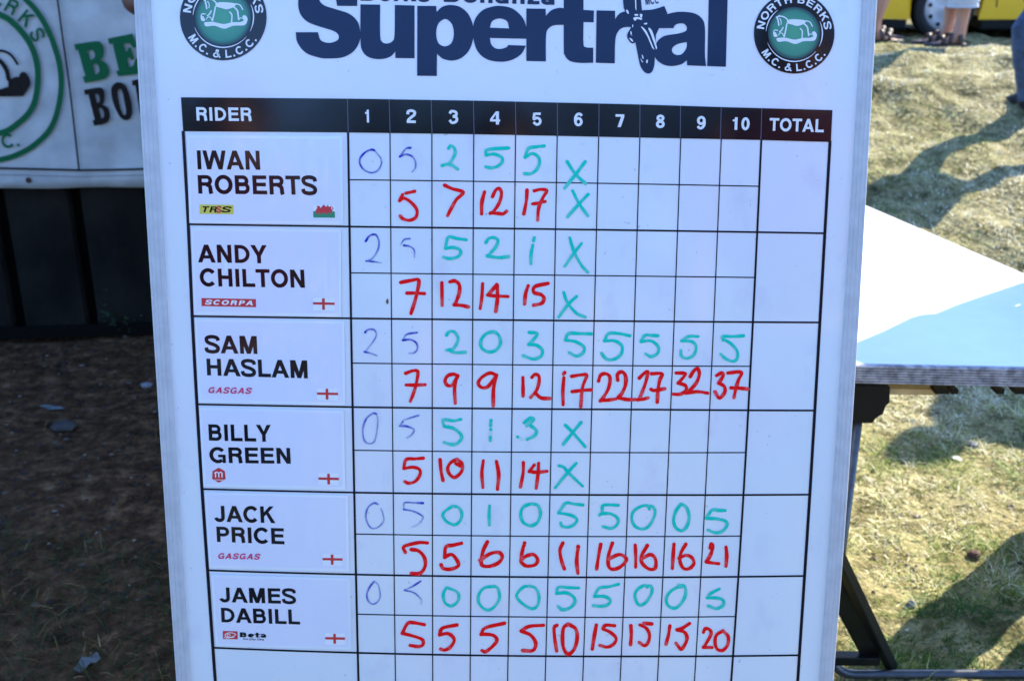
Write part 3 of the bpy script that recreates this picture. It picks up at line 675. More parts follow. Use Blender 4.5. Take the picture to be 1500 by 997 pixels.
# title
z5 = lambda p: Z(420, 0, 4.1667, p); z6 = lambda p: Z(780, 0, 4.6875, p); z7 = lambda p: Z(900, 0, 8.31, p)
HT = .0006
def title(q):
    fill(q, [contour(z5([(430, 38, 1), (425, -45), (370, -105), (255, -125), (150, -110), (85, -50), (70, 15), (80, 80), (120, 130), (190, 160), (285, 190), (317, 218), (308, 248), (257, 263), (208, 247), (190, 198, 1), (55, 198, 1), (65, 260), (115, 322), (195, 352), (258, 358), (345, 350), (412, 310), (447, 245), (448, 190), (430, 130), (380, 85), (300, 58), (230, 35), (200, 5), (207, -25), (250, -40), (293, -20), (308, 37, 1)]))], onb, HT)
    fill(q, [contour(z5([(450, 28, 1), (570, 30, 1), (570, 215), (582, 256), (611, 267), (645, 253), (658, 212), (660, 32, 1), (780, 35, 1), (780, 357, 1), (663, 355, 1), (663, 315, 1), (630, 348), (570, 362), (500, 350), (460, 308), (450, 240)]))], onb, HT+.00003)
    fill(q, [contour(z5([(797, 37, 1), (912, 38, 1), (915, 75, 1), (950, 43), (1000, 32), (1060, 45), (1110, 90), (1137, 160), (1137, 240), (1112, 310), (1065, 355), (1010, 371), (955, 360), (917, 330, 1), (916, 465, 1), (796, 463, 1)])), contour(z5([(967, 117), (925, 147), (912, 205), (925, 263), (965, 284), (1006, 263), (1020, 205), (1007, 147)]))], onb, HT)
    fill(q, [contour(z5([(1462, 238, 1), (1240, 233, 1), (1247, 270), (1272, 295), (1305, 300), (1340, 290), (1352, 276, 1), (1460, 280, 1), (1430, 332), (1370, 368), (1300, 378), (1220, 362), (1163, 310), (1137, 220), (1145, 130), (1190, 68), (1250, 43), (1310, 38), (1380, 55), (1440, 110), (1465, 180)])), contour(z5([(1240, 170, 1), (1357, 175, 1), (1345, 132), (1300, 114), (1255, 130)]))], onb, HT+.00003)
    fill(q, [contour(z6([(-42, 60, 1), (90, 62, 1), (92, 110, 1), (130, 72), (180, 56), (218, 58, 1), (218, 172, 1), (150, 175), (108, 200), (93, 250), (92, 423, 1), (-42, 420, 1)]))], onb, HT)
    fill(q, [contour(z6([(215, -80, 1), (350, -80, 1), (350, 70, 1), (422, 74, 1), (420, 155, 1), (350, 153, 1), (350, 300), (368, 326), (417, 329, 1), (417, 432, 1), (330, 433), (258, 420), (222, 380), (215, 320)]))], onb, HT+.00003)
    fill(q, [contour(z6([(440, 73, 1), (567, 76, 1), (567, 135, 1), (590, 102), (625, 83), (690, 82, 1), (690, 186, 1), (620, 192), (582, 228), (568, 290), (565, 436, 1), (435, 432, 1)]))], onb, HT)
    fill(q, [contour(z6([(868, 195, 1), (850, 120, 1), (920, 100), (1000, 83), (1100, 90), (1160, 125), (1184, 190), (1184, 370), (1192, 455, 1), (1062, 450, 1), (1060, 415, 1), (1020, 443), (950, 455), (890, 440), (845, 400), (838, 340), (860, 283), (910, 247), (1000, 232), (1052, 215), (1060, 190), (1042, 166), (1005, 163), (978, 176), (968, 195, 1)])), contour(z6([(1060, 290, 1), (1000, 303), (962, 328), (960, 358), (985, 378), (1022, 375), (1050, 345), (1060, 318)]))], onb, HT+.00003)
    fill(q, [contour(z6([(1212, -80, 1), (1342, -80, 1), (1328, 460, 1), (1200, 455, 1)]))], onb, HT)
q = MB(); title(q); q.build('title_lettering', M['navy'], sb)
def rider(q):
    fill(q, [contour(z6([(618, -90, 1), (625, 40), (640, 85), (668, 120), (674, 190), (668, 205, 1), (652, 235), (652, 262), (672, 292), (692, 300), (706, 290, 1), (712, 320), (725, 385), (740, 450), (765, 492), (795, 507), (822, 492), (836, 450), (840, 405, 1), (845, 300), (848, 240, 1), (872, 190, 1), (930, 188, 1), (925, 90, 1), (905, 43, 1), (830, 66), (752, 72, 1), (735, -90, 1)]))], onb, HT+.00009)
q = MB(); rider(q); q.build('rider_silhouette', M['navy'], sb)
def rider_hi(q):
    H = HT+.00016
    for p in ([(745, 185), (765, 195), (790, 230), (838, 345, 1), (822, 330, 1), (785, 245)], [(795, 195), (812, 200), (830, 235), (856, 330, 1), (850, 342, 1), (815, 245)], [(765, 162), (785, 158), (787, 167), (770, 170)],
              [(692, 125), (722, 118), (752, 128), (748, 138), (720, 132), (705, 145)], [(700, 100), (722, 98), (725, 108), (705, 110)], [(738, 98), (755, 102), (750, 122), (740, 118)], [(703, -40, 1), (711, -40, 1), (714, 75, 1), (706, 60, 1)],
              [(642, 70), (656, 74), (662, 96), (650, 92)], [(782, 415), (792, 412), (790, 432), (782, 434)], [(750, 375), (762, 392), (758, 408)], [(742, 400), (755, 422), (762, 428), (750, 425)], [(672, 215), (682, 225), (680, 240), (690, 246), (676, 240)], [(664, 262), (682, 268), (692, 288), (678, 282)], [(686, 170), (692, 176), (686, 192)]):
        fill(q, [contour(z6(p), 3)], onb, H)
q = MB(); rider_hi(q); q.build('rider_highlight_print', M['white_print'], sb)
def rc(q):
    mp = quadmap((946, 7.6), (965.5, 5.2), (944.5, -5), (964, -7.5)); draw_text(q, 'MCC', mp, .17, h=HT+.0002)
q = MB(); rc(q); q.build('rider_lettering', M['navy'], sb)
btext('subtitle_lettering', 'Berks', 528, 629, -25.5, 1.4, -24, 2.6, M['navy'], .2, HT)
btext('subtitle_lettering', 'Bonanza', 650, 814, -23.5, 3.0, -19, 7.6, M['navy'], .2, HT)

# club badges
HBG = .0007
def club_badge(cx, cy, r, ry):
    q = MB(); n_ = 64; vs = [onb(cx, cy, HBG)]+[onb(cx+r*math.cos(a), cy+ry*math.sin(a), HBG) for a in [2*math.pi*i/n_ for i in range(n_)]]
    q.add(vs, [(0, 1+i, 1+(i+1) % n_) for i in range(n_)]); bd = q.build('club_badge', M['black'], sb)
    q = MB(); ri = r*.655; vs = [onb(cx, cy, HBG+.0002)]; at = [0.]; rings = 10
    for k_ in range(1, rings+1):
        for i in range(n_):
            a = 2*math.pi*i/n_; vs.append(onb(cx+ri*k_/rings*math.cos(a), cy+ri*ry/r*k_/rings*math.sin(a), HBG+.0002)); at.append((k_/rings)**1.6)
    fs = [(0, 1+i, 1+(i+1) % n_) for i in range(n_)]+[(1+(k_-1)*n_+i, 1+k_*n_+i, 1+k_*n_+(i+1) % n_, 1+(k_-1)*n_+(i+1) % n_) for k_ in range(1, rings) for i in range(n_)]
    q.add(vs, fs, at); q.build('green_disc', M['badge'], bd)
    q = MB()
    for a0, a1 in ((40, 160), (184, 235), (-25, 28)):
        A = [R(a0+(a1-a0)*i/24) for i in range(25)]; ribbon(q, [(cx+r*.70*math.cos(a), cy+ry*.70*math.sin(a)) for a in A], [.4+1.3*math.sin(math.pi*i/24) for i in range(25)], onb, HBG+.0003)
    q.build('ring_highlight', M['white_print'], bd)
    q = MB()
    def pol(txt, amid, span, top_):
        L, W = text_local(txt, .2, .08); cap = r*.185; rb = r*(.755 if top_ else .945)
        for x, S, Pn in L:
            def g(a, b, hh, x=x):
                u = (a+x)/W-.5
                ang = R(amid+u*span) if top_ else R(amid-u*span); rr = rb+cap*b if top_ else rb-cap*b
                return onb(cx+rr*math.cos(ang), cy+rr*ry/r*math.sin(ang), hh)
            for k_, p in enumerate(Pn): fill(q, [p], g, HBG+.0003+.00002*k_)
            for k_, (p, wd, c) in enumerate(S): ribbon(q, p, wd, g, HBG+.00034+.00002*k_, closed=c)
    pol('NORTH BERKS', -90, 168, True); pol('M.C. & L.C.C.', 92, 118, False)
    q.build('badge_lettering', M['white_print'], bd)
    q = MB(); k_ = r/59.; c0 = (163.4-0, 49)
    def E(p): return [((cx+((a[0]/8.31+1100)-1163.4)*k_, cy+((a[1]/8.31)-49)*k_)+((1,) if len(a) > 2 else ())) for a in p]
    H = HBG+.0004
    fill(q, [contour(E([(440, 255), (490, 238), (600, 242), (665, 256), (650, 290), (570, 318), (500, 302), (450, 288)]))], onb, H)
    def sk(p, wd, dh=0): ribbon(q, catmull(E(p)), wd/8.31*k_, onb, H+dh, caps=True)
    sk([(310, 215), (345, 200), (400, 208), (440, 238), (455, 262)], 15, .00002); sk([(318, 210), (332, 262), (340, 310)], 17, .00004); sk([(350, 228), (368, 262), (366, 300)], 11, .00005); sk([(345, 188), (352, 205)], 9, .00003)
    sk([(438, 290), (425, 360), (405, 448)], 17, .00006); sk([(390, 338), (375, 368), (350, 390)], 15, .00002); sk([(640, 285), (685, 330), (695, 380), (702, 430)], 18, .00006); sk([(602, 350), (625, 385), (622, 460)], 15, .00006); sk([(670, 256), (718, 272), (748, 322)], 13, .00002)
    fill(q, [contour(E([(312, 472), (345, 462), (420, 462), (530, 485), (630, 465), (720, 462), (768, 440), (798, 415), (800, 450), (765, 498), (640, 505), (540, 538), (430, 505), (340, 512), (316, 495)]))], onb, H+.00008)
    sk([(325, 372), (290, 370), (276, 398), (300, 402)], 12, .0001); fill(q, [contour(E([(272, 395), (300, 405), (320, 430), (318, 450), (280, 446)]))], onb, H+.00011)
    sk([(335, 430), (355, 405), (385, 412), (395, 440)], 10, .0001); sk([(700, 440), (725, 415), (750, 425)], 10, .0001); fill(q, [contour(E([(745, 395), (770, 385), (795, 405), (796, 440), (765, 450), (752, 425)]))], onb, H+.00012)
    q.build('rocking_horse_print', M['white_print'], bd)
club_badge(327, 25.5, 63.4, 63.2); club_badge(1163.4, 49, 59, 59)

# ---------------------------------------------------------------- handwriting
HWD = '''
A b .9 228,143 205,138 165,155 130,195 128,235 155,275 205,296 250,280 275,235 272,200 255,175 235,152
A b .85 475,125 445,130 420,160 402,185 ; 402,185 440,170 480,180 507,215 508,260 485,292
A t .9 735,130 750,112 775,125 782,160 765,200 740,235 ; 692,247 725,237 760,245 800,272
A t .95 1148,126 1005,138 995,175 ; 995,175 1050,168 1100,190 1105,220 1075,250 1030,262 990,255
A t .95 1392,112 1340,118 1285,130 1262,190 ; 1262,190 1310,165 1350,185 1362,225 1340,275 1300,302 1258,302
A r 1 503,423 443,436 ; 420,445 400,488 ; 400,486 430,470 480,500 518,550 512,600 470,622 425,612 403,592
A r 1 710,382 760,405 835,430 790,480 755,540 730,590
A r 1 983,428 965,500 963,578 ; 1038,460 1060,415 1085,405 1100,440 1085,500 1050,555 1022,575 ; 1022,572 1080,575 1110,578 1135,560
A r 1 1275,415 1270,490 1253,578 ; 1325,420 1370,410 1410,420 1385,465 1355,540 1348,620 ; 1312,510 1345,505 1400,493
B b .9 168,108 195,72 235,65 258,110 250,170 215,225 175,245 ; 170,245 225,250 275,258
B b .85 470,92 432,98 408,132 ; 430,138 470,145 500,170 502,220
B t .95 858,100 790,90 735,82 715,155 ; 715,160 760,152 810,165 818,195 790,220 740,228 700,218
B t .95 993,118 1015,90 1050,85 1075,105 1060,150 1020,195 1005,210 ; 1003,210 1080,222 1148,215
B t .95 1325,85 1320,105 ; 1315,135 1303,200 1302,265
B r 1 407,392 480,378 530,375 525,440 505,520 478,605 ; 450,465 510,465 570,468
B r 1 690,393 692,550 ; 745,388 780,382 810,410 808,470 780,545 ; 775,545 830,550 872,560
B r 1 970,400 965,490 953,572 ; 1068,405 1040,440 1005,478 ; 1005,478 1060,485 1145,488 ; 1070,410 1072,500 1060,592
B r 1 1283,415 1265,470 1258,540 ; 1420,398 1330,420 1322,460 1370,475 1392,500 1375,535 1320,548
C b .8 163,102 185,82 225,85 240,120 215,170 165,232 ; 160,235 200,245 245,262
C b .88 520,103 450,115 422,155 ; 422,155 475,152 515,175 522,215 500,242 465,245
C t .9 722,122 740,98 775,98 800,135 798,165 780,200 760,218 722,224 ; 740,222 780,240 850,238
C t .95 1060,100 1035,98 990,115 958,160 965,210 1010,235 1060,225 1092,180 1085,130 1060,104 1030,98
C t .95 1290,102 1345,110 1320,150 1285,185 ; 1285,185 1340,190 1380,225 1370,265 1320,285 1250,262
C r 1 442,382 490,365 525,372 515,450 495,520 473,575 ; 445,462 510,463 575,460
C r 1 800,400 770,388 730,400 712,435 730,465 765,460 800,400 ; 798,395 778,480 782,588
C r 1 1065,395 1020,380 965,410 940,450 965,480 1010,470 1065,395 ; 1065,395 1045,490 1043,605
C r 1 1247,410 1248,538 ; 1308,410 1330,390 1355,400 1358,440 1340,500 1300,548 ; 1330,515 1370,550 1430,555
D b .75 240,75 215,72 170,110 147,180 155,250 185,278 225,265 243,200 250,120 243,85
D b .8 530,85 480,100 422,120 ; 422,128 400,158 ; 400,158 450,160 498,182 485,215 450,240
D t .9 820,112 770,122 700,115 705,160 ; 705,160 770,175 820,215 822,250 790,280 750,284 705,270
D t .95 1028,120 1025,155 ; 1023,235 1023,258
D t .35 1026,180 1024,215
D t .9 1255,135 1300,102 1320,115 1275,155 ; 1300,155 1340,190 1325,225 1275,250
D t .3 1210,232 1240,250
D r 1 563,378 505,383 445,388 428,450 ; 428,450 490,440 535,455 540,490 510,535 465,550 435,538
D r 1 678,388 685,470 698,530 ; 795,385 750,410 730,450 745,490 780,510 825,470 830,420 795,385 ; 785,415 830,435
D r 1 975,395 965,480 972,580 ; 1065,400 1080,490 1072,592
D r 1 1250,408 1248,480 1230,575 ; 1325,425 1290,470 ; 1290,470 1340,475 1412,468 ; 1355,412 1350,490 1338,585
E b .75 250,85 225,77 185,105 168,160 180,215 210,250 255,240 290,200 285,150 272,115
E b .8 560,77 500,75 435,75 428,118 ; 428,120 500,135 560,170 545,205
E b .3 545,205 520,228 480,245
E t .95 760,100 710,135 697,165 725,205 780,225 820,190 825,140 800,105 765,98
E t .95 1018,95 1015,160 1017,228
E t .95 1335,85 1290,85 1245,110 1232,160 1250,210 1300,232 1345,210 1368,150 1350,95 1310,82
E r 1 592,350 530,348 430,375 440,415 ; 480,395 530,405 570,450 575,510 540,558 480,558
E r 1 825,352 770,365 718,378 710,450 ; 712,445 760,430 800,480 800,510 750,530 700,525 685,500
E r 1 1003,342 975,400 960,470 970,505 1020,510 1080,485 1105,445 1080,415 1020,425 950,470
E r 1 1258,350 1255,365 ; 1252,368 1240,420 1232,470 ; 1232,480 1270,508 1330,500 1348,465 1320,430 1270,440 1235,470
F b .75 225,52 195,90 175,140 185,185 215,208 250,190 267,150 255,80 230,52
F b .85 545,50 490,85 435,110 ; 435,112 500,130 545,170
F b .3 545,170 552,190 540,210
F t .95 720,95 700,140 710,195 750,220 790,200 808,160 790,120 725,95
F t .95 1055,85 985,95 945,140 945,200 990,245 1040,235 1085,170 1075,100 1045,85
F t .95 1300,85 1255,88 1215,125 1205,160 1245,205 1305,238 1345,220 1358,160 1335,100 1290,82
F r 1 570,348 500,335 455,340 418,408 ; 420,408 490,425 555,450 560,485 530,498 472,490
F r 1 793,350 695,372 675,418 ; 675,418 735,410 775,450 750,500 710,522 682,515
F r 1 1120,338 990,370 960,415 ; 962,412 1040,420 1068,455 1035,500 990,533 965,525
F r 1 1388,352 1290,360 1235,390 ; 1235,392 1300,420 1335,475 1315,525 1245,525
G t .95 105,160 145,220 197,270 ; 195,160 150,220 92,292
G t .95 132,305 165,370 208,430 ; 210,323 165,370 107,435
G t .95 118,540 140,610 175,675 208,712 ; 177,568 140,615 93,682
G t .95 88,812 105,860 150,915 195,935 ; 152,832 112,870 63,935
H t .95 310,112 230,110 155,110 132,155 ; 132,155 200,165 258,200 255,240 210,265 158,240
H t .95 575,125 500,110 430,110 400,160 ; 400,160 470,160 520,195 515,250 470,285 415,285 380,245
H t .95 768,125 720,122 680,122 652,160 ; 652,165 720,160 770,200 765,245 720,268 682,248
H t .9 1045,130 980,130 930,160 ; 930,160 1000,165 1030,200 1015,255 970,280 930,265 925,225
H t .95 1355,125 1285,130 1215,130 1215,155 ; 1220,150 1270,180 1312,230 1310,285 1275,300 1230,280 1198,250
H r 1 127,378 118,388 ; 122,412 115,500 117,598 ; 175,403 240,393 278,398 250,480 238,610 ; 178,508 240,500 310,495
H r 1 360,435 375,395 410,385 438,410 430,480 395,545 372,572 ; 372,570 430,565 480,558 ; 492,430 490,390 520,372 545,400 545,460 520,520 492,550 ; 492,550 560,562 620,562
H r 1 640,415 670,385 697,375 682,450 640,560 ; 630,565 665,560 700,550 ; 725,385 795,385 780,430 768,500 763,580 ; 720,492 740,500 815,488
H r 1 892,380 955,385 925,430 905,450 ; 905,450 955,465 960,500 920,525 870,525 ; 990,405 1015,365 1040,350 1052,390 1030,450 985,500 960,518 ; 960,518 1040,508 1108,518
H r 1 1170,398 1205,380 1215,400 1185,450 ; 1190,450 1225,475 1225,515 1190,552 1160,510 ; 1248,380 1340,375 1320,430 1300,500 1290,550 ; 1270,482 1330,484 1385,490
I t 1 132,152 185,205 268,300 ; 240,133 185,200 118,283
I t 1 88,430 120,440 155,480 250,570 ; 207,413 150,475 62,582
J t .95 253,90 190,83 135,78 85,145 ; 88,145 170,160 212,190 190,225 150,242 110,235 100,210
J t .95 495,92 395,92 385,140 365,160 ; 375,150 440,150 490,180 490,220 450,250 390,238
J t .95 710,118 695,95 650,100 600,135 588,185 610,235 660,255 710,230 748,150 735,105 700,95
J t .95 925,85 890,135 875,200 895,250 935,265 970,230 982,170 965,110 930,82
J t .95 1230,128 1185,127 1140,125 1100,180 ; 1100,182 1170,185 1230,200 1242,230 1210,270 1160,280 1112,262
J r 1 115,350 95,400 105,470 125,528 ; 220,375 218,400 ; 215,410 210,480 218,558
J r 1 375,360 360,440 347,528 ; 455,352 430,430 427,500 450,530 500,520 545,480 545,450 500,430 430,460
J r 1 612,365 615,440 615,515 ; 695,368 655,440 660,490 710,530 750,520 750,460 715,430 655,462
J r 1 878,358 872,440 867,525 ; 960,358 925,420 920,480 945,525 985,525 1015,490 1000,450 960,435 912,455
J r 1 1125,385 1135,358 1145,380 1125,440 1098,480 ; 1098,480 1140,487 1185,492 ; 1235,378 1240,440 1235,510
K t .95 225,97 155,94 85,92 72,135 ; 75,133 140,130 190,160 195,200 160,235 110,245 82,222
K t .95 498,70 430,88 365,98 330,155 ; 332,155 400,155 440,180 425,210 380,222 325,218
K t .95 695,90 670,80 625,110 610,150 625,200 650,215 690,190 725,130 720,85 680,82
K t .95 930,90 905,90 850,125 825,175 840,220 885,235 930,200 958,140 950,85 910,80
K t .95 1190,103 1130,135 1105,165 ; 1110,165 1170,165 1215,180 1215,215 1170,238 1115,220
K r 1 75,352 55,370 60,450 72,528 ; 150,345 120,370 112,440 120,510 150,550 190,520 212,450 205,380 155,345
K r 1 345,350 330,430 317,515 ; 470,355 410,352 390,375 ; 390,378 440,400 480,440 465,480 420,502 370,490
K r 1 582,355 585,420 580,485 ; 725,343 670,338 ; 645,350 690,375 710,420 700,470 675,492 640,470
K r 1 850,355 840,420 823,482 ; 985,340 930,375 900,383 ; 900,383 950,400 968,440 950,490 925,515 892,475
K r 1 1080,400 1095,375 1125,385 1130,420 1085,500 ; 1080,503 1140,505 ; 1215,390 1170,420 1160,470 1175,515 1210,525 1245,490 1250,430 1215,392
'''
FR = dict(A=(500, 190, 4.6875), B=(500, 330, 4.6875), C=(500, 465, 4.6875), D=(500, 590, 4.6875), E=(500, 720, 4.6875), F=(500, 840, 4.6875), G=(800, 190, 3.409), H=(800, 465, 4.6875), I=(800, 590, 4.6875), J=(800, 720, 4.6875), K=(800, 840, 4.6875))
WID = dict(b=2.7, t=4.7, r=5.2)
prev = None
for ln in HWD.strip().split('\n'):
    fr, c, den, rest = ln.split(' ', 3); den = float(den); ox, oy, s_ = FR[fr]
    q = MB() if not (den <= .35 and prev) else prev
    for si, stx in enumerate(rest.split(';')):
        pts = [tuple(float(a) for a in p.split(',')) for p in stx.split()]
        pts = [(a/s_+ox, b/s_+oy) for a, b in pts]
        C = catmull(pts, n=7) if len(pts) > 2 else [Vector(pts[0]).lerp(Vector(pts[1]), k/8) for k in range(9)]
        n_ = len(C); w0 = WID[c]*random.uniform(.92, 1.06); ph = random.uniform(0, 6)
        ws = []; ink = []
        for i in range(n_):
            u = i/max(1, n_-1)
            ws.append(w0*(1+.09*math.sin(i*.45+ph)+.05*random.uniform(-1, 1))*(1 if c != 'b' else (1.15-.45*u)))
            d = den*(1.04-.13*u+.06*math.sin(i*.6+ph))
            if c == 'b': d = den*(1.1-.45*u+.12*math.sin(i*.5+ph))
            if c == 't' and i < 3: d = 1.08
            ink.append(max(0, min(1.08, d)))
        if c == 'b' and den < .7: ws[-1] *= .4
        ribbon(q, C, ws, onb, .0005+.00006*si, caps=True, ink=ink, dh=.00004)
    if den <= .35 and prev: continue_ = True
    prev = q; q.col = c; q.done = True
    if not hasattr(q, 'listed'):
        q.listed = True; HWL = globals().setdefault('HWL', []); HWL.append(q)
for q in HWL: q.build('handwritten_number', M['ink_'+q.col], sb)
# old marker marks left on the board
ghost = MB()
def smudge(px, py, rx, ry, d, seed):
    random.seed(seed); n_ = 14
    fill(ghost, [[(px+rx*random.uniform(.6, 1.2)*math.cos(2*math.pi*i/n_), py+ry*random.uniform(.6, 1.2)*math.sin(2*math.pi*i/n_)) for i in range(n_)]], onb, .0003, [d]*n_)
for a in [(548, 271, 6, 2, .10, 1), (712, 313.5, 1.3, 1.6, .6, 2), (853, 211, 5, 1.6, .16, 5), (947, 246, 4, 6, .04, 6), (1067, 378, 2, 1.6, .12, 7), (1043, 110.5, 3, 1.5, .2, 8), (1059, 102.5, 1.6, 1.4, .35, 9), (247, 145.5, 1.2, 1, .5, 10), (896.5, 712.5, 1.1, 1.3, .55, 11), (940, 979, 4, 5, .07, 12), (868, 987, 4, 5, .07, 13), (1036, 977, 2, 2, .15, 14), (535, 975, 5, 9, .05, 15), (560, 990, 7, 5, .05, 16), (514, 965, 4, 12, .03, 17), (566, 700, 5, 14, .03, 18)]: smudge(*a)
ghost.build('marker_smudge', ink_mat('old_smudge', (.16, .12, .30), .5), sb)
q = MB(); random.seed(3); fill(q, [[(567.5+2*math.cos(t_)*(.8+.3*random.random()), 441.5+4.3*math.sin(t_)*(.8+.3*random.random())) for t_ in [i*.6 for i in range(10)]]], onb, .0006)
q.build('brown_speck', mat('brown_speck', (.16, .09, .012), .6, noise_amt=.5, nscale=500), sb)
random.seed(11)

# ---------------------------------------------------------------- name cards (each lies on the board)
HC_ = .0008
def card(quad, label, build):
    a = onb(*quad[3], HC_); t_ = thing('name_card', a, label, 'name card', 'name cards down the left of the scoreboard')
    q = MB(); top_ = [onb(*p, HC_+.0006) for p in quad]; bt_ = [onb(*p, .0003) for p in quad]
    q.add(top_+bt_, [(0, 3, 2, 1), (0, 1, 5, 4), (1, 2, 6, 5), (2, 3, 7, 6), (3, 0, 4, 7)]); q.build('card_sheet', M['laminate'], t_)
    cx = sum(p[0] for p in quad)/4; cy = sum(p[1] for p in quad)/4
    q = MB(); q.add([onb(cx+(p[0]-cx)*.965, cy+(p[1]-cy)*.93, HC_+.0007) for p in quad], [(0, 3, 2, 1)]); q.build('paper_slip', M['card'], t_)
    build(t_)
    return t_
HK = HC_+.0009
def rect(par, name, m, x0, y0, x1, y1, sl=.02, h=HK):
    q = MB(); dy = (x1-x0)*sl; q.add([onb(x0, y0, h), onb(x1, y0+dy, h), onb(x1+.3, y1+dy, h), onb(x0+.3, y1, h)], [(0, 3, 2, 1)]); return q.build(name, m, par)
def names(t_, L):
    for txt, x0, x1, a, b, c, d in L: btext('lettering', txt, x0, x1, a, b, c, d, M['black'], .215, HK, t_, track=-.02)
def eng(t_, x0, x1, yc, xc, y0, y1):
    f = rect(t_, 'england_flag', M['flagwhite'], x0, y0-1, x1, y1+1)
    rect(f, 'flag_cross', M['red_print'], x0, yc-1.9, x1, yc+1.6, h=HK+.0002); rect(f, 'flag_cross', M['red_print'], xc-1.9, y0, xc+1.9, y1, h=HK+.00025)
def ctext(par, name, txt, x0, x1, yt, yb, m, s, sk, sl=.02, h=HK+.0002, track=.05):
    q = MB(); dy = (x1-x0)*sl; dx = sk*(yb-yt)
    draw_text(q, txt, quadmap((x0, yb), (x1, yb+dy), (x0+dx, yt), (x1+dx, yt+dy)), s, track, h); return q.build(name, m, par)
def c1(t_):
    names(t_, [('IWAN', 289.6, 381.3, 220.4, 248.1, 220.9, 248.8), ('ROBERTS', 290.7, 465, 256.5, 283.6, 257.6, 285.6)])
    b = rect(t_, 'yellow_badge', M['yellow_print'], 292.2, 299.5, 341.8, 313.3, .012)
    ctext(b, 'badge_lettering', 'TR', 294.5, 317, 302.2, 310.8, M['black'], .22, .3); ctext(b, 'badge_lettering', 'S', 323.5, 337, 302.4, 311, M['black'], .22, .35)
    ctext(b, 'badge_mark', 'S', 316.5, 323.5, 302, 311.5, M['red_print'], .25, .1, h=HK+.0003)
    f = rect(t_, 'dragon_flag', M['flagwhite'], 458.8, 300.3, 490.3, 309.4, .02)
    rect(f, 'green_half', M['flaggreen'], 458.8, 309.4, 490.4, 318.6, .01, HK+.0001)
    q = MB()
    fill(q, [contour([(462, 309), (465, 304), (463, 302, 1), (468, 301.5), (469, 305), (472, 302, 1), (474, 299.5, 1), (478, 303), (480, 299.8, 1), (482, 303), (486, 301.5, 1), (485, 306), (488, 310, 1), (484, 310), (485, 314, 1), (481, 311.5), (478, 314.5, 1), (474, 311), (470, 314.5, 1), (468, 310.5), (464, 312.5, 1)], 2)], onb, HK+.0003)
    ribbon(q, [(463, 312), (468, 313.5)], 1.2, onb, HK+.0003); ribbon(q, [(484, 309), (488, 306), (487, 303)], 1.1, onb, HK+.00032); q.build('dragon_print', M['red_print'], f)
def c2(t_):
    names(t_, [('ANDY', 291, 390.8, 358.1, 384.2, 359.1, 385.7), ('CHILTON', 293, 446.7, 393, 419.1, 395, 421.4)])
    b = rect(t_, 'red_badge', M['red_print'], 295, 436.4, 374.8, 448.2, .02); ctext(b, 'badge_lettering', 'SCORPA', 300, 370, 439, 445.8, M['flagwhite'], .24, .3, track=.12)
    eng(t_, 458.5, 490, 444.3, 473.7, 436.7, 453.6)
def c3(t_):
    names(t_, [('SAM', 300.2, 377.2, 490.8, 516.8, 492, 518.3), ('HASLAM', 303.5, 451, 524.9, 549.5, 527.7, 554)])
    ctext(t_, 'badge_lettering', 'GASGAS', 304, 367, 566.6, 575.3, M['pink_print'], .22, .3, track=.1); eng(t_, 464.4, 495, 576.3, 478.8, 569, 584.8)
def c4(t_):
    names(t_, [('BILLY', 306.2, 396.9, 621.1, 645, 622, 646.8), ('GREEN', 307, 426, 654.5, 677.4, 655.7, 678.9)])
    q = MB(); fill(q, [contour([(320.5, 684.5, 1), (329.3, 689.5, 1), (330.5, 701, 1), (320.5, 706.5, 1), (310.8, 701, 1), (311.3, 689.5, 1)])], onb, HK); b = q.build('hexagon_badge', M['red_print'], t_)
    q = MB()
    for x in (315.7, 320.5, 325.2): ribbon(q, [(x, 692), (x+.1, 699)], 1.7, onb, HK+.0002)
    ribbon(q, catmull([(313.8, 692.6), (317.5, 691), (320.5, 692.4), (323.2, 691), (326, 693)]), 1.5, onb, HK+.00025); ribbon(q, [(314, 702.2), (327, 702.4)], .8, onb, HK+.0002); q.build('badge_letter', M['flagwhite'], b)
    eng(t_, 466.3, 496.4, 700.6, 481.2, 693.4, 709)
def c5(t_):
    names(t_, [('JACK', 314, 402.6, 740.2, 763.5, 741.3, 765.7), ('PRICE', 317.9, 417.3, 770.7, 793.1, 773.2, 796.8)])
    ctext(t_, 'badge_lettering', 'GASGAS', 318.5, 379.5, 809.5, 817.7, M['pink_print'], .22, .3, track=.1); eng(t_, 472.4, 501.6, 818.4, 486.4, 811.6, 826.4)
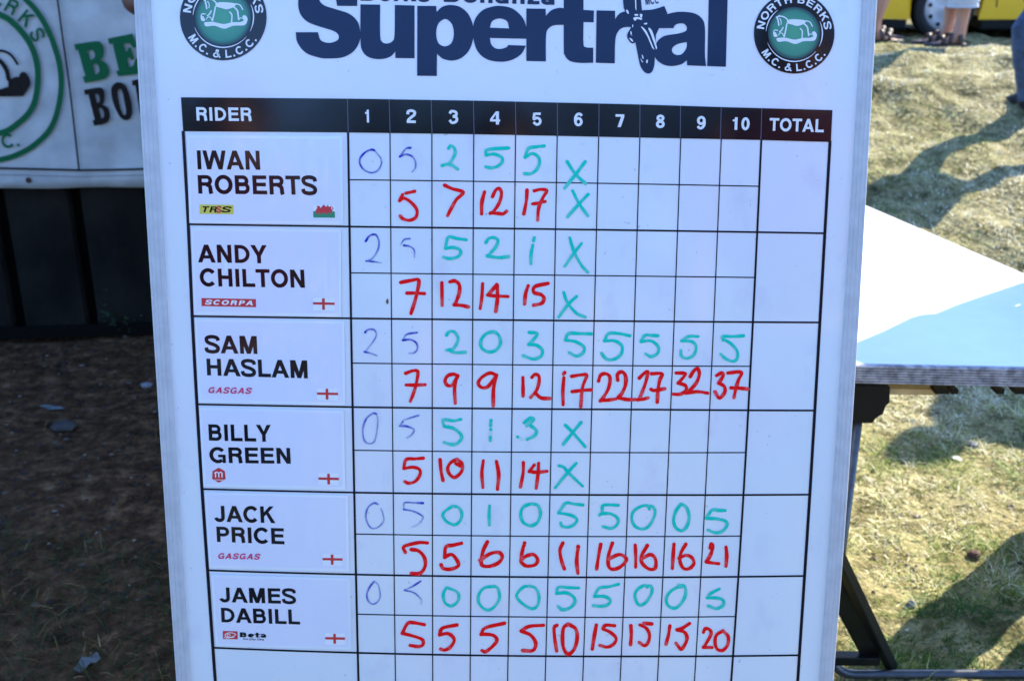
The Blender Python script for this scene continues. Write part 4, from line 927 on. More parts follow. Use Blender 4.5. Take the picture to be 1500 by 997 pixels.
def c6(t_):
    names(t_, [('JAMES', 321.5, 434, 859.5, 881.2, 861.6, 884), ('DABILL', 324.5, 439.6, 889.4, 910.7, 892.3, 914)])
    b = rect(t_, 'red_badge', M['red_print'], 326.4, 923.4, 348, 935.2, .02)
    q = MB(); ribbon(q, [(337.5+8*math.cos(a*.35), 929.6+3.6*math.sin(a*.35)) for a in range(2, 18)], 1.1, onb, HK+.0002); ribbon(q, [(335+2.6*math.cos(a*.5), 929.6+1.6*math.sin(a*.5)) for a in range(13)], .9, onb, HK+.00022)
    ribbon(q, catmull([(328, 933), (336, 933.6), (346, 928.5)]), .9, onb, HK+.00024); q.build('badge_swirl', M['flagwhite'], b)
    ctext(t_, 'badge_lettering', 'Beta', 351.4, 390.4, 925.4, 932.4, M['black'], .27, 0)
    cu = bpy.data.curves.new('tagline', 'FONT'); cu.body = 'the play bike'; to = bpy.data.objects.new('tagline', cu); COL.objects.link(to)
    bpy.context.view_layer.update(); dg = bpy.context.evaluated_depsgraph_get(); me = bpy.data.meshes.new_from_object(to.evaluated_get(dg)); W = max(v.co.x for v in me.vertices)
    q = MB(); mp = quadmap((355.5, 936.3), (386.5, 937.4), (355.8, 933.2), (386.8, 934.3)); q.add([mp(v.co.x/W, v.co.y/.68, HK+.0002) for v in me.vertices], [tuple(p.vertices) for p in me.polygons]); q.build('tagline_lettering', M['black'], t_)
    bpy.data.objects.remove(to)
    eng(t_, 476.3, 505.2, 934.2, 490, 927.6, 942)
card([(273, 197.5), (501.5, 199.5), (503, 329), (277.5, 326.5)], 'laminated name card with a yellow badge and a red dragon flag, topmost on the scoreboard', c1)
card([(279.5, 333), (499.5, 336), (500, 464), (284, 460.5)], 'laminated name card with a red bar badge, second from the top of the scoreboard', c2)
card([(285, 466.5), (504.5, 470), (506, 593.5), (291, 589)], 'laminated name card with pink-red lettering under its name, just above the hexagon badge card', c3)
card([(291.5, 596), (503.5, 601), (506, 717), (298, 712)], 'laminated name card with a small red hexagon badge, fourth card down', c4)
card([(299.5, 720), (510, 725), (511.5, 837), (306.5, 831)], 'laminated name card with pink-red lettering under its name, second from the bottom', c5)
card([(309, 841), (513, 846.5), (514.5, 951), (316, 945.5)], 'laminated name card with a red badge beside bold black letters, lowest on the scoreboard', c6)

# ================================================================ EASEL
fA = atz(1306, 976, 0.0); et = thing('easel', fA, 'black metal easel whose splayed rear legs stand behind the scoreboard', 'easel')
bk = lambda px, py, d=.022: onb(px, py)-BN*d
mb = MB(); mb.beam(fA, bk(1000, 330, .05), .022, .022); mb.build('rear_leg', M['blacksteel'], et, bevel=.003)
fB = aty(1292, 972, fA.y-.02); fB.z = 0
mb = MB(); pa = aty(1278, 962, fA.y-.03); pb_ = bk(1140, 660, .06)
mb.beam(pa, aty(1213, 838, 1.80), .040, .008, up=Vector((0, 1, 0))); mb.build('folding_brace', M['blacksteel'], et)
mb = MB(); mb.beam(aty(1200, 963, fA.y-.045), aty(1287, 964, fA.y-.045), .026, .02); mb.build('lower_strut', M['blacksteel'], et, bevel=.002)
fL = Vector((-.62, fA.y, 0)); mb = MB(); mb.beam(fL, bk(480, 330, .05), .022, .022); mb.build('rear_leg', M['blacksteel'], et, bevel=.003)
for px in (420, 1080):
    a = onb(px, YB)-BN*.03; b_ = a-BU*(a.z/BU.z); mb = MB(); mb.beam(b_, bk(px, 0, .03), .025, .025); mb.build('front_leg', M['blacksteel'], et, bevel=.003)
mb = MB(); mb.beam(bk(400, YB+20, -.01), bk(1100, YB+20, -.01), .03, .05, up=BN); mb.build('ledge', M['blacksteel'], et, bevel=.003)

# ================================================================ TABLE
TZ = .74
A1 = atz(1253, 534, TZ); A2 = atz(1500, 539, TZ); B1 = atz(1268, 300, TZ); B2 = atz(1500, 400, TZ)
def isec(p, d, q_, e):
    k_ = ((q_.x-p.x)*e.y-(q_.y-p.y)*e.x)/(d.x*e.y-d.y*e.x); return p+d*k_
dF = (A2-A1).normalized(); dS = (B1-B2).normalized(); cor = isec(A1, dF, B1, dS)
c2_ = cor+dS*(cor-B1).length*1.12; c3_ = cor-dF*1.75; mirror = lambda p: None
c4_ = c3_+Vector((-dS.x, dS.y, 0))*0+(c2_-cor)-dF*2*((c2_-cor).dot(dF)); 
tt = thing('folding_table', (cor.x-.4, cor.y+.3, 0), 'white-topped folding table with a ridged grey edge standing on the grass', 'table')
top4 = [cor, c2_, c4_, c3_]
cen = sum(top4, Vector((0, 0, 0)))/4
mb = MB(); ins = [p+(cen-p).normalized()*.006 for p in top4]
vs = [Vector((p.x, p.y, TZ)) for p in ins]+[Vector((p.x, p.y, TZ-.03)) for p in ins]
mb.add(vs, [(0, 1, 2, 3), (7, 6, 5, 4), (0, 4, 5, 1), (1, 5, 6, 2), (2, 6, 7, 3), (3, 7, 4, 0)]); mb.build('table_top', M['tabletop'], tt)
prof = [(.0, 0.0008), (.004, .0)]; z = 0.
prof = [(-.006, .0005), (0, -.001)]
for i in range(7): z0 = -.002-i*.0052; prof += [(.0025, z0-.0008), (.0025, z0-.0036), (-.0008, z0-.0040), (-.0008, z0-.0050)]
prof += [(0, -.0385), (-.006, -.0385)]
def outw(i):
    p = top4[i]; a = (top4[i]-top4[i-1]).normalized(); b = (top4[(i+1) % 4]-top4[i]).normalized()
    na = Vector((a.y, -a.x, 0)); nb2 = Vector((b.y, -b.x, 0))
    m_ = (na+nb2).normalized()/max(.4, (na+nb2).normalized().dot(na))
    return m_ if (p+m_-cen).length > (p-cen).length else -m_
for i in range(4):
    j = (i+1) % 4; mb = MB(); vs = []
    for p, o_ in ((top4[i], outw(i)), (top4[j], outw(j))):
        for u, zz in prof: vs.append(Vector((p.x, p.y, TZ+zz))+o_*(u-.0005))
    n_ = len(prof); mb.add(vs, [(k_, k_+1, n_+k_+1, n_+k_) for k_ in range(n_-1)]); mb.build('edge_band', M['edge'], tt)
yl = A1.y+.03; rt = .0105
pT = aty(1256, 612, yl); pBc = aty(1222, 930, yl); zr = aty(1400, 987, yl).z
p1 = aty(1225, 900, yl); xr = cor.x-.12; xl = pT.x
r_ = .065
path = [Vector((xl, yl, TZ-.05)), Vector((xl, yl, zr+r_))]+[Vector((xl+r_-r_*math.cos(a), yl, zr+r_-r_*math.sin(a))) for a in [R(k_*15) for k_ in range(1, 6)]]+[Vector((xl+r_, yl, zr)), Vector((xr-r_, yl, zr))]+[Vector((xr-r_+r_*math.sin(a), yl, zr+r_-r_*math.cos(a))) for a in [R(k_*15) for k_ in range(1, 6)]]+[Vector((xr, yl, zr+r_)), Vector((xr, yl, TZ-.05))]
mb = MB(); mb.tube(path, rt, 14); mb.build('leg_frame', M['steel'], tt, smooth=True)
xl2 = c3_.x+.12
path2 = [Vector((p.x-(xl-xl2)-.02, p.y, p.z)) for p in path]; path2 = [Vector((xl2 + (p.x-xl)*.55, yl+.02, p.z)) for p in path]
mb = MB(); mb.tube(path2, rt, 12); mb.build('leg_frame', M['steel'], tt, smooth=True)
# black plastic hinge housing under the top
b0 = aty(1240, 566, yl-.02); b1 = aty(1303, 620, yl-.02)
P_ = [(1236, 564), (1304, 566), (1303.5, 590), (1298, 595), (1294, 606), (1283, 613), (1278, 620), (1236, 619)]
mb = MB(); fr_ = [aty(a, b, yl-.022) for a, b in P_]; bk_ = [p+Vector((0, .07, 0)) for p in fr_]; n_ = len(P_)
mb.add(fr_+bk_, [tuple(range(n_))[::-1], tuple(range(n_, 2*n_))]+[(i, (i+1) % n_, n_+(i+1) % n_, n_+i) for i in range(n_)]); mb.build('hinge_housing', M['blackplastic'], tt, bevel=.002)
yy = yl+.02
mb = MB(); a = aty(1300, 569, yy); b = aty(1372, 570, yy); mb.beam(a, b, .012, .03, up=Vector((0, 1, 0))); 
mb.v = [(v[0], v[1], v[2]) for v in mb.v]; mb.build('wooden_strip', M['pine'], tt)
for x0, x1 in ((1367, 1386), (1390, 1399), (1456, 1466), (1483, 1510)):
    mb = MB(); q0 = aty(x0, 566, yl); q1 = aty(x1, 572.5, yl); mb.beam(Vector((q0.x, yl, (q0.z+q1.z)/2)), Vector((q1.x, yl, (q0.z+q1.z)/2)), .03, abs(q0.z-q1.z), up=Vector((0, 0, 1))); mb.build('fixing_clip', M['blackplastic'], tt)

# ================================================================ PEOPLE
def skin_mesh(nodes, edges, m, parent, name, sub=2):
    """nodes: {key:(Vector, r or (rx,ry))}"""
    ks = list(nodes); me = bpy.data.meshes.new(name); me.from_pydata([tuple(nodes[k_][0]) for k_ in ks], [(ks.index(a), ks.index(b)) for a, b in edges], [])
    o = bpy.data.objects.new('tmp', me); COL.objects.link(o); md = o.modifiers.new('s', 'SKIN'); md.use_smooth_shade = True
    for i, k_ in enumerate(ks):
        r = nodes[k_][1]; me.skin_vertices[0].data[i].radius = r if isinstance(r, tuple) else (r, r)
        me.skin_vertices[0].data[i].use_root = (i == 0)
    sb_ = o.modifiers.new('u', 'SUBSURF'); sb_.levels = sub; sb_.render_levels = sub
    bpy.context.view_layer.update(); dg = bpy.context.evaluated_depsgraph_get(); res = bpy.data.meshes.new_from_object(o.evaluated_get(dg))
    bpy.data.objects.remove(o); res.materials.clear(); res.materials.append(m)
    ob = bpy.data.objects.new(name, res); COL.objects.link(ob); ob.parent = parent; return ob
def person(loc, heading, H, label, legs, arms, top_m, bottom_m, hem, flare, shoe, skin='skin', group=None, slim=1.):
    """local frame: +y forward, x right; legs: {side:(knee(x,y,z), ankle(x,y,z), toe dir)}, arms:{side:(elbow, wrist)} in units of H"""
    t_ = thing('person', loc, label, 'person', group); t_.rotation_euler = (0, 0, heading)
    V = lambda x, y, z: Vector((x, y, z))*H
    N = {'pelvis': (V(0, 0, .53), (.085*H, .065*H)), 'waist': (V(0, 0, .62), (.075*H, .055*H)), 'chest': (V(0, .01, .74), (.095*H, .065*H)), 'collar': (V(0, 0, .815), (.06*H, .05*H)), 'neck': (V(0, .005, .86), .032*H), 'head': (V(0, .015, .92), .05*H), 'crown': (V(0, .01, .965), .045*H), 'nose': (V(0, .066, .915), .010*H)}
    Ed = [('pelvis', 'waist'), ('waist', 'chest'), ('chest', 'collar'), ('collar', 'neck'), ('neck', 'head'), ('head', 'crown'), ('head', 'nose')]
    for s_, sg in (('l', -1), ('r', 1)):
        kn, an = (V(*p) for p in legs[s_][:2]); hip = V(sg*.055, 0, .50); cf = kn.lerp(an, .35)+V(0, -.008, 0)
        N['hip'+s_] = (hip, .058*H*slim); N['kn'+s_] = (kn, .034*H); N['cf'+s_] = (cf, .034*H); N['an'+s_] = (an, .020*H)
        ty = legs[s_][2]; heel = an+V(0, -.014, -.018); heel.z = max(heel.z, .018*H); ball = Vector((an.x+ty[0]*.075*H, an.y+ty[1]*.075*H, max(.014*H, an.z-.028*H))); toe = ball+Vector((ty[0]*.04*H, ty[1]*.04*H, -.002*H))
        N['ball'+s_] = (ball, (.024*H, .014*H)); N['toe'+s_] = (toe, (.022*H, .010*H)); N['heel'+s_] = (heel, .016*H)
        Ed += [('pelvis', 'hip'+s_), ('hip'+s_, 'kn'+s_), ('kn'+s_, 'cf'+s_), ('cf'+s_, 'an'+s_), ('an'+s_, 'ball'+s_), ('ball'+s_, 'toe'+s_), ('an'+s_, 'heel'+s_)]
        el, wr = (V(*p) for p in arms[s_]); sh = V(sg*.105, 0, .80); fa = el.lerp(wr, .3)
        d = (wr-el).normalized(); side = Vector((0, 1, 0))-d*d.y; side = side.normalized() if side.length > .2 else Vector((1, 0, 0)); 
        palm = wr+d*.045*H
        N['sh'+s_] = (sh, .036*H); N['el'+s_] = (el, .029*H); N['fa'+s_] = (fa, .025*H); N['wr'+s_] = (wr, .016*H); N['pm'+s_] = (palm, (.024*H, .013*H))
        Ed += [('collar', 'sh'+s_), ('sh'+s_, 'el'+s_), ('el'+s_, 'fa'+s_), ('fa'+s_, 'wr'+s_), ('wr'+s_, 'pm'+s_)]
        inn = Vector((-sg, 0, 0))
        for f in range(4):
            b_ = palm+side*(f-1.5)*.0125*H+d*.008*H; ln_ = (.040, .046, .043, .034)[f]*H
            m1 = b_+d*ln_*.5+inn*.004*H; m2 = m1+d*ln_*.45+inn*.014*H
            N['f%d%s' % (f, s_)] = (b_, .006*H); N['g%d%s' % (f, s_)] = (m1, .0055*H); N['h%d%s' % (f, s_)] = (m2, .0048*H)
            Ed += [('pm'+s_, 'f%d%s' % (f, s_)), ('f%d%s' % (f, s_), 'g%d%s' % (f, s_)), ('g%d%s' % (f, s_), 'h%d%s' % (f, s_))]
        th = palm-d*.02*H+side*.018*H; N['t0'+s_] = (th, .007*H); N['t1'+s_] = (th+side*.012*H+d*.024*H+inn*.006*H, .006*H); Ed += [('pm'+s_, 't0'+s_), ('t0'+s_, 't1'+s_)]
    skin_mesh(N, Ed, M[skin], t_, 'body')
    # clothes
    def part(mb_, name, m, **k_):
        # mesh in local coordinates of the thing
        me = bpy.data.meshes.new(name); me.from_pydata(mb_.v, [], mb_.f); me.materials.append(m); me.polygons.foreach_set('use_smooth', [True]*len(me.polygons)); o_ = bpy.data.objects.new(name, me); COL.objects.link(o_); o_.parent = t_
        for kk, vv in k_.items(): o_[kk] = vv
        return o_
    n2 = {k_: (v[0], (tuple(a*1.14 for a in v[1]) if isinstance(v[1], tuple) else v[1]*1.2)) for k_, v in N.items()}
    skin_mesh({k_: n2[k_] for k_ in ('chest', 'waist', 'pelvis', 'collar', 'shl', 'shr')}, [('pelvis', 'waist'), ('waist', 'chest'), ('chest', 'collar'), ('collar', 'shl'), ('collar', 'shr')], top_m, t_, 'shirt')
    for s_ in 'lr':
        q_ = MB(); sh = N['sh'+s_][0]; el = N['el'+s_][0]; q_.tube([sh, sh.lerp(el, .3), sh.lerp(el, .62)], [.045*H, .042*H, .042*H], 16, cap=False); part(q_, 'sleeve', top_m)
    skin_mesh({k_: (n2[k_][0], n2[k_][1]) for k_ in ('pelvis', 'hipl', 'hipr')}, [('pelvis', 'hipl'), ('pelvis', 'hipr')], bottom_m, t_, 'trousers_seat')
    for s_ in 'lr':
        hip, kn, an = (N[a+s_][0] for a in ('hip', 'kn', 'an')); pts = [hip+V(0, 0, .02), hip.lerp(kn, .5), kn, kn.lerp(an, .35), kn.lerp(an, .7), kn.lerp(an, .97)]; rr = [.066*slim, .056*slim, .048*slim, .046*flare, .044*flare, .046*flare]
        cut = [i for i, p in enumerate(pts) if p.z > hem*H-1e-4]; q_ = MB(); n_ = len(cut); P2 = pts[:n_]
        if n_ < len(pts):
            a_, b_ = pts[n_-1], pts[n_]; k_ = (a_.z-hem*H)/max(1e-4, (a_.z-b_.z)); P2 = P2+[a_.lerp(b_, k_)]
        # gentle cloth folds along the leg
        F2 = []; R2 = []
        for i in range(len(P2)-1):
            for k_ in range(5): F2.append(P2[i].lerp(P2[i+1], k_/5)); r0 = rr[i]; r1 = rr[min(i+1, len(rr)-1)]; R2.append((r0+(r1-r0)*k_/5)*H*(1+.035*math.sin(len(F2)*1.9)))
        F2.append(P2[-1]); R2.append(rr[min(len(P2)-1, len(rr)-1)]*H*1.03)
        q_.tube(F2, R2, 18, cap=False); part(q_, 'trouser_leg', bottom_m)
    for s_ in 'lr':
        ty = legs[s_][2]; an = N['an'+s_][0]; f_ = Vector((ty[0], ty[1], 0)).normalized(); sd_ = Vector((f_.y, -f_.x, 0)); hl = Vector((an.x, an.y, 0))-f_*.028*H; base = max(0, N['heel'+s_][0].z-.018*H)
        L_ = .165*H; out = [(0, .35), (.05, .75), (.15, .95), (.4, .8), (.62, 1.05), (.82, 1.1), (.95, .75), (1, .3)]
        lft = [hl+f_*L_*u-sd_*.026*H*w_ for u, w_ in out]; rgt = [hl+f_*L_*u+sd_*.026*H*w_ for u, w_ in out]; ol = lft+rgt[::-1]; n_ = len(ol)
        q_ = MB(); z0, z1_ = base+.001, base+.013*H
        if shoe == 'shoe':
            q_.add([p+Vector((0, 0, z0)) for p in ol]+[p+Vector((0, 0, z1_)) for p in ol], [tuple(range(n_)), tuple(range(n_, 2*n_))[::-1]]+[(i, n_+i, n_+(i+1) % n_, (i+1) % n_) for i in range(n_)]); part(q_, 'sole', M['tyre'])
            q_ = MB(); hs = [.045, .05, .052, .05, .036, .026, .02, .012]; prev_ = [p+Vector((0, 0, z1_)) for p in ol]; allv = list(prev_)
            for k_, fr__ in ((1, .9), (2, .45)): allv += [hl+f_*L_*out[i if i < 8 else 15-i][0]*(.98 if k_ == 1 else .95)+sd_*.026*H*out[i if i < 8 else 15-i][1]*(-1 if i < 8 else 1)*fr__+Vector((0, 0, z1_+hs[i if i < 8 else 15-i]*H*(.6 if k_ == 1 else 1))) for i in range(16)]
            q_.add(allv, [(r__*16+i, r__*16+(i+1) % 16, (r__+1)*16+(i+1) % 16, (r__+1)*16+i) for r__ in range(2) for i in range(16)]+[tuple(range(32, 48))]); part(q_, 'shoe_upper', M['blackplastic'])
        else:
            q_.add([p+Vector((0, 0, z0)) for p in ol]+[p+Vector((0, 0, z1_)) for p in ol], [tuple(range(n_)), tuple(range(n_, 2*n_))[::-1]]+[(i, n_+i, n_+(i+1) % n_, (i+1) % n_) for i in range(n_)]); part(q_, 'sandal_sole', M['leather'])
            for u, hh, ww in ((.60, .030, .026), (.42, .042, .022), (.18, .046, .03)):
                q_ = MB(); A_ = [(hl+f_*L_*u+sd_*.029*H*math.cos(a)+Vector((0, 0, z1_+hh*H*math.sin(a)))) for a in [math.pi*k_/10 for k_ in range(11)]]
                hw = f_*L_*ww*2.2; q_.add([p-hw for p in A_]+[p+hw for p in A_], [(i, i+1, 12+i, 11+i) for i in range(10)]); o_ = part(q_, 'sandal_strap', M['leather']); so = o_.modifiers.new('s', 'SOLIDIFY'); so.thickness = .004
    q_ = MB(); hc = N['head'][0]+V(0, -.008, .018)
    vs = []; n1, n2_ = 8, 14
    for i in range(n1+1):
        a = math.pi/2*1.25*i/n1
        for j in range(n2_):
            b_ = 2*math.pi*j/n2_; rr_ = .056*H*(1+.04*math.sin(3*b_+i)); cut_ = .72 if math.sin(b_) > .45 and a > 1.1 else 1
            vs.append(hc+Vector((rr_*math.sin(a*cut_)*math.cos(b_), rr_*1.1*math.sin(a*cut_)*math.sin(b_), rr_*1.05*math.cos(a*cut_))))
    q_.add(vs, [(i*n2_+j, i*n2_+(j+1) % n2_, (i+1)*n2_+(j+1) % n2_, (i+1)*n2_+j) for i in range(n1) for j in range(n2_)]); part(q_, 'hair', M['hair'])
    for sg in (-1, 1):
        q_ = MB(); e_ = N['head'][0]+V(sg*.019, .046, .006); q_.tube([e_, e_+V(0, .006, 0)], [.006*H, .003*H], 10); part(q_, 'eye', M['glass'])
        q_ = MB(); e_ = N['head'][0]+V(sg*.05, 0, -.002); q_.tube([e_+V(0, 0, -.014), e_, e_+V(0, 0, .014)], [.005*H, .010*H, .006*H], 8); part(q_, 'ear', M[skin])
    q_ = MB(); e_ = N['head'][0]+V(0, .046, -.028); q_.tube([e_+V(-.014, -.002, 0), e_+V(0, .003, 0), e_+V(.014, -.002, 0)], [.002*H, .004*H, .002*H], 8); part(q_, 'mouth', M['red_print'])
    return t_
stand_arms = {'l': ((-.135, -.01, .63), (-.14, .03, .50)), 'r': ((.135, -.01, .63), (.14, .03, .50))}
def stand(l_=(0, 1), r_=(0, 1)): return {'l': ((-.06, .01, .285), (-.062, -.01, .045), l_), 'r': ((.06, .01, .285), (.062, -.01, .045), r_)}
# sandal wearer in long pale shorts
f1 = ground(1395, 75); f1.z += .02
person((f1.x-.0, f1.y+.03, f1.z), R(90), 1.70, 'person in knee-length pale grey shorts and brown sandals in front of the yellow car wheel',
       {'l': ((-.04, -.005, .285), (-.04, -.012, .045), (0.05, 1)), 'r': ((.045, .01, .285), (.05, .008, .045), (.1, 1))}, stand_arms, M['greycloth'], M['greycloth'], .165, 1.35, 'sandal')
# bare leg at the board edge
f2 = ground(1268, 70); f2.z += .02
person((f2.x+.10, f2.y+.12, f2.z), R(-95), 1.72, 'person with bare tanned legs stepping out from behind the right edge of the scoreboard',
       {'l': ((-.05, .06, .285), (-.05, .0, .05), (.0, 1)), 'r': ((.05, .02, .285), (.06, -.03, .045), (0, 1))}, stand_arms, M['tee2'], M['tee'], .33, 1.0, 'sandal', 'skin')
# walker in jeans at the right edge
f3 = ground(1500, 165)
person((f3.x+.14, f3.y-.06, f3.z-.01), R(90), 1.62, 'person in blue jeans and black shoes walking in at the right edge of the photo',
       {'r': ((.05, .13, .285), (.05, .06, .05), (1, .2)), 'l': ((-.065, -.10, .29), (-.065, -.24, .08), (0, 1))}, {'l': ((-.14, .08, .61), (-.14, .165, .455)), 'r': ((.135, -.05, .63), (.14, -.02, .50))}, M['tee'], M['denim'], .03, 1.0, 'shoe', slim=.8)
# elbow above the banner, behind the board
pe = aty(192, 7, 3.3)
H4 = 1.78
pp = Vector((pe.x+.30*1.0, 3.36, 0))
person(pp, R(180), H4, 'person with a bent bare arm showing past the top left edge of the scoreboard',
       stand(), {'l': ((-.13, -.02, .64), (-.12, .08, .52)), 'r': (((pp.x-pe.x)/H4, (3.36-pe.y)/H4, pe.z/H4), (.06, .10, .745))}, M['tee2'], M['tee'], .05, 1.2, 'shoe', 'skindark')

# ================================================================ YELLOW CAR
wc = ground(1384, 58); 
CY0 = wc.y; CZ = gz(2, CY0)
cwx = aty(1384, 20, CY0).x
ct = thing('car', (cwx, CY0+.8, CZ), 'yellow car with silver wheel trims parked on the grass at the top right', 'car')
def cp(x, y, z): return Vector((cwx+x, CY0+y, CZ+z))
WB = 2.45; RW = .25
def archpts(cx, r, z0):   # from left to right over the wheel
    return [(cx-math.sqrt(max(0, r*r-(z0-RW)**2))*1, z0)]+[(cx+r*math.cos(a), RW+r*math.sin(a)) for a in [math.pi-k_*math.pi/12 for k_ in range(1, 12)]]+[(cx+math.sqrt(max(0, r*r-(z0-RW)**2)), z0)]
low = .175
prof = [(-.80, low)]+archpts(0, .31, low)+archpts(WB, .31, low)+[(WB+.72, low), (WB+.80, .42), (WB+.78, .80), (WB+.66, 1.02), (WB+.42, 1.40), (WB+.1, 1.47), (1.0, 1.46), (.80, 1.42), (.22, .98), (-.3, .86), (-.72, .74), (-.82, .5)]
mb = MB()
fill2 = [Vector((a, b)) for a, b in prof]
for side_, yo in ((0, 0.0), (1, 1.62)):
    fill(mb, [prof], lambda x, z_, h, yo=yo: cp(x, yo+(.16*max(0, z_-.95)/.5 if yo == 0 else -.16*max(0, z_-.95)/.5), z_), 0)
n_ = len(prof); b0_ = 0
mb.f += [(i, (i+1) % n_, n_+(i+1) % n_, n_+i) for i in range(n_)]; mb.mi = [0]*len(mb.f)
mb.build('body', M['yellow'], ct, bevel=.015)
# lower black valance and sills
for x0, x1, zt_ in ((-.86, -.30, .20), (.31, WB-.31, .19), (WB+.30, WB+.82, .20)):
    mb = MB(); mb.box(cp((x0+x1)/2, .81, (zt_+.07)/2), x1-x0, 1.60, zt_-.07); mb.build('valance', M['blackplastic'], ct, bevel=.02)
# side glass, screen, door seams, handle
def sidepoly(name, pts, m, off):
    q_ = MB(); fill(q_, [pts], lambda x, z_, h: cp(x, .16*max(0, z_-.95)/.5-off, z_), 0); return q_.build(name, m, ct)
sidepoly('side_window', [(.42, 1.0), (.90, 1.36), (1.42, 1.40), (1.42, 1.0)], M['glass'], .012); sidepoly('side_window', [(1.48, 1.0), (1.48, 1.40), (2.25, 1.39), (2.55, 1.02)], M['glass'], .012)
for xx in (.42, 1.45, 2.28):
    mb = MB(); mb.beam(cp(xx, -.003, .26), cp(xx, -.003, .95), .008, .004); mb.build('door_seam', M['blackplastic'], ct)
mb = MB(); mb.beam(cp(1.18, -.02, .86), cp(1.36, -.02, .86), .02, .03); mb.build('door_handle', M['yellow'], ct, bevel=.005)
mb = MB(); mb.box(cp(-.80, .25, .62), .06, .3, .14); mb.build('headlight', M['hub'], ct, bevel=.02)
def wheel(x, y, sgn):
    c_ = cp(x, y, RW); q_ = MB(); Yv = Vector((0, sgn, 0))
    prof_ = [(.175, -.02), (.182, .012), (.21, .022), (.238, .012), (.25, -.01), (.25, -.15), (.238, -.17), (.175, -.16)]
    n_ = 36; vs = [c_+Vector((math.cos(2*math.pi*k_/n_)*r__, 0, math.sin(2*math.pi*k_/n_)*r__))+Yv*o_ for r__, o_ in prof_ for k_ in range(n_)]
    q_.add(vs, [(i*n_+k_, i*n_+(k_+1) % n_, (i+1)*n_+(k_+1) % n_, (i+1)*n_+k_) for i in range(len(prof_)-1) for k_ in range(n_)]); w_ = q_.build('wheel', M['tyre'], ct, smooth=True)
    q_ = MB(); prof_ = [(.0, .018), (.05, .018), (.06, .008), (.12, .012), (.165, .004), (.178, -.008), (.184, -.03)]
    vs = [c_+Vector((math.cos(2*math.pi*k_/n_)*r__, 0, math.sin(2*math.pi*k_/n_)*r__))+Yv*o_ for r__, o_ in prof_ for k_ in range(n_)]
    q_.add(vs, [(i*n_+k_, i*n_+(k_+1) % n_, (i+1)*n_+(k_+1) % n_, (i+1)*n_+k_) for i in range(len(prof_)-1) for k_ in range(n_)]); q_.build('wheel_trim', M['hub'], w_, smooth=True)
    for k_ in range(9):
        a = 2*math.pi*k_/9+.15; q_ = MB(); p_ = c_+Vector((math.cos(a)*.135, 0, math.sin(a)*.135))+Yv*.0105
        q_.tube([p_-Yv*.012, p_+Yv*.002], .018, 12); q_.build('trim_hole', M['blackplastic'], w_)
for x in (0, WB): wheel(x, .0, -1); wheel(x, 1.62, 1)
mb = MB(); mb.box(cp(.9, .81, .30), 2.9, 1.45, .12); mb.build('underside', M['blackplastic'], ct)

# ================================================================ STONES, LITTER, WEED
def stone(name, px, py, r, m, label, cat='stone', flat=.7):
    p = ground(px, py); p.z = zfull(p.x, p.y); bm = bmesh.new(); bmesh.ops.create_icosphere(bm, subdivisions=3, radius=r)
    for v in bm.verts:
        k_ = 1+.28*noise.noise(v.co*(1.6/r)+Vector((px, 0, 0)))+.08*noise.noise(v.co*(5/r)); v.co = Vector((v.co.x*1.15*k_, v.co.y*.95*k_, v.co.z*flat*k_))
    me = bpy.data.meshes.new(name); bm.to_mesh(me); bm.free(); me.materials.append(m); me.polygons.foreach_set('use_smooth', [True]*len(me.polygons))
    o_ = bpy.data.objects.new(name, me); COL.objects.link(o_); o_.location = p+Vector((0, 0, r*.45)); tag(o_, label, cat)
stone('stone', 1427, 813, .0145, M['stone_b'], 'reddish brown stone on the sunlit grass, right of the table leg', flat=.85)
stone('stone', 1334, 887, .0105, M['stone_g'], 'small rounded grey stone upright in the grass near the shadow', flat=1.2)
stone('stone', 1425, 655, .014, M['stone_g'], 'flat pale grey stone in the shade below the table edge', flat=.5)
stone('stone', 95, 628, .035, mat('dull_stone', (.045, .036, .03), .9, noise_amt=.4, nscale=40), 'flat dull grey stone half buried in the bare earth', flat=.4)
stone('stone', 215, 565, .018, M['stone_g'], 'small stone in the bare earth beside the scoreboard edge', flat=.5)
def scrap(px, py, outline, label, m, crump=.01):
    p = ground(px, py); z_ = zfull(p.x, p.y); t__ = None; q_ = MB(); k_ = (p-C0).length/F
    C = contour(outline, 2); fill(q_, [C], lambda x, y, h: Vector((p.x+x*k_, p.y-y*k_*2.2, z_+.006+crump*noise.noise(Vector((x*.3, y*.3, px))))), 0)
    o_ = q_.build('litter_scrap', m); off = Vector((p.x, p.y, z_)); o_.data.transform(Matrix.Translation(-off)); o_.location = off; tag(o_, label, 'litter'); so = o_.modifiers.new('s', 'SOLIDIFY'); so.thickness = .001
scrap(76, 596, [(-22, -3, 1), (-8, -2), (6, -1), (20, 2, 1), (21, 4, 1), (4, 4), (-8, 1)], 'thin pale blue plastic scrap lying on the bare earth', M['scrap'])
scrap(128, 972, [(-12, 8, 1), (-8, -2), (4, -7), (14, -5, 1), (8, 4), (-2, 8)], 'crumpled pale scrap in the shaded grass at the bottom left', mat('white_scrap', (.12, .12, .11), .6), .02)
scrap(1401, 673, [(-5, -2, 1), (0, -3), (6, 1, 1), (3, 3), (-4, 1)], 'tiny white scrap on the sunlit grass under the table edge', M['flagwhite'], .004)
scrap(1330, 916, [(-6, 3, 1), (-1, -1), (5, -4, 1), (4, -1), (-2, 3)], 'thin pale chip lying in the grass at the shadow edge', mat('chip', (.62, .58, .48), .7), .004)
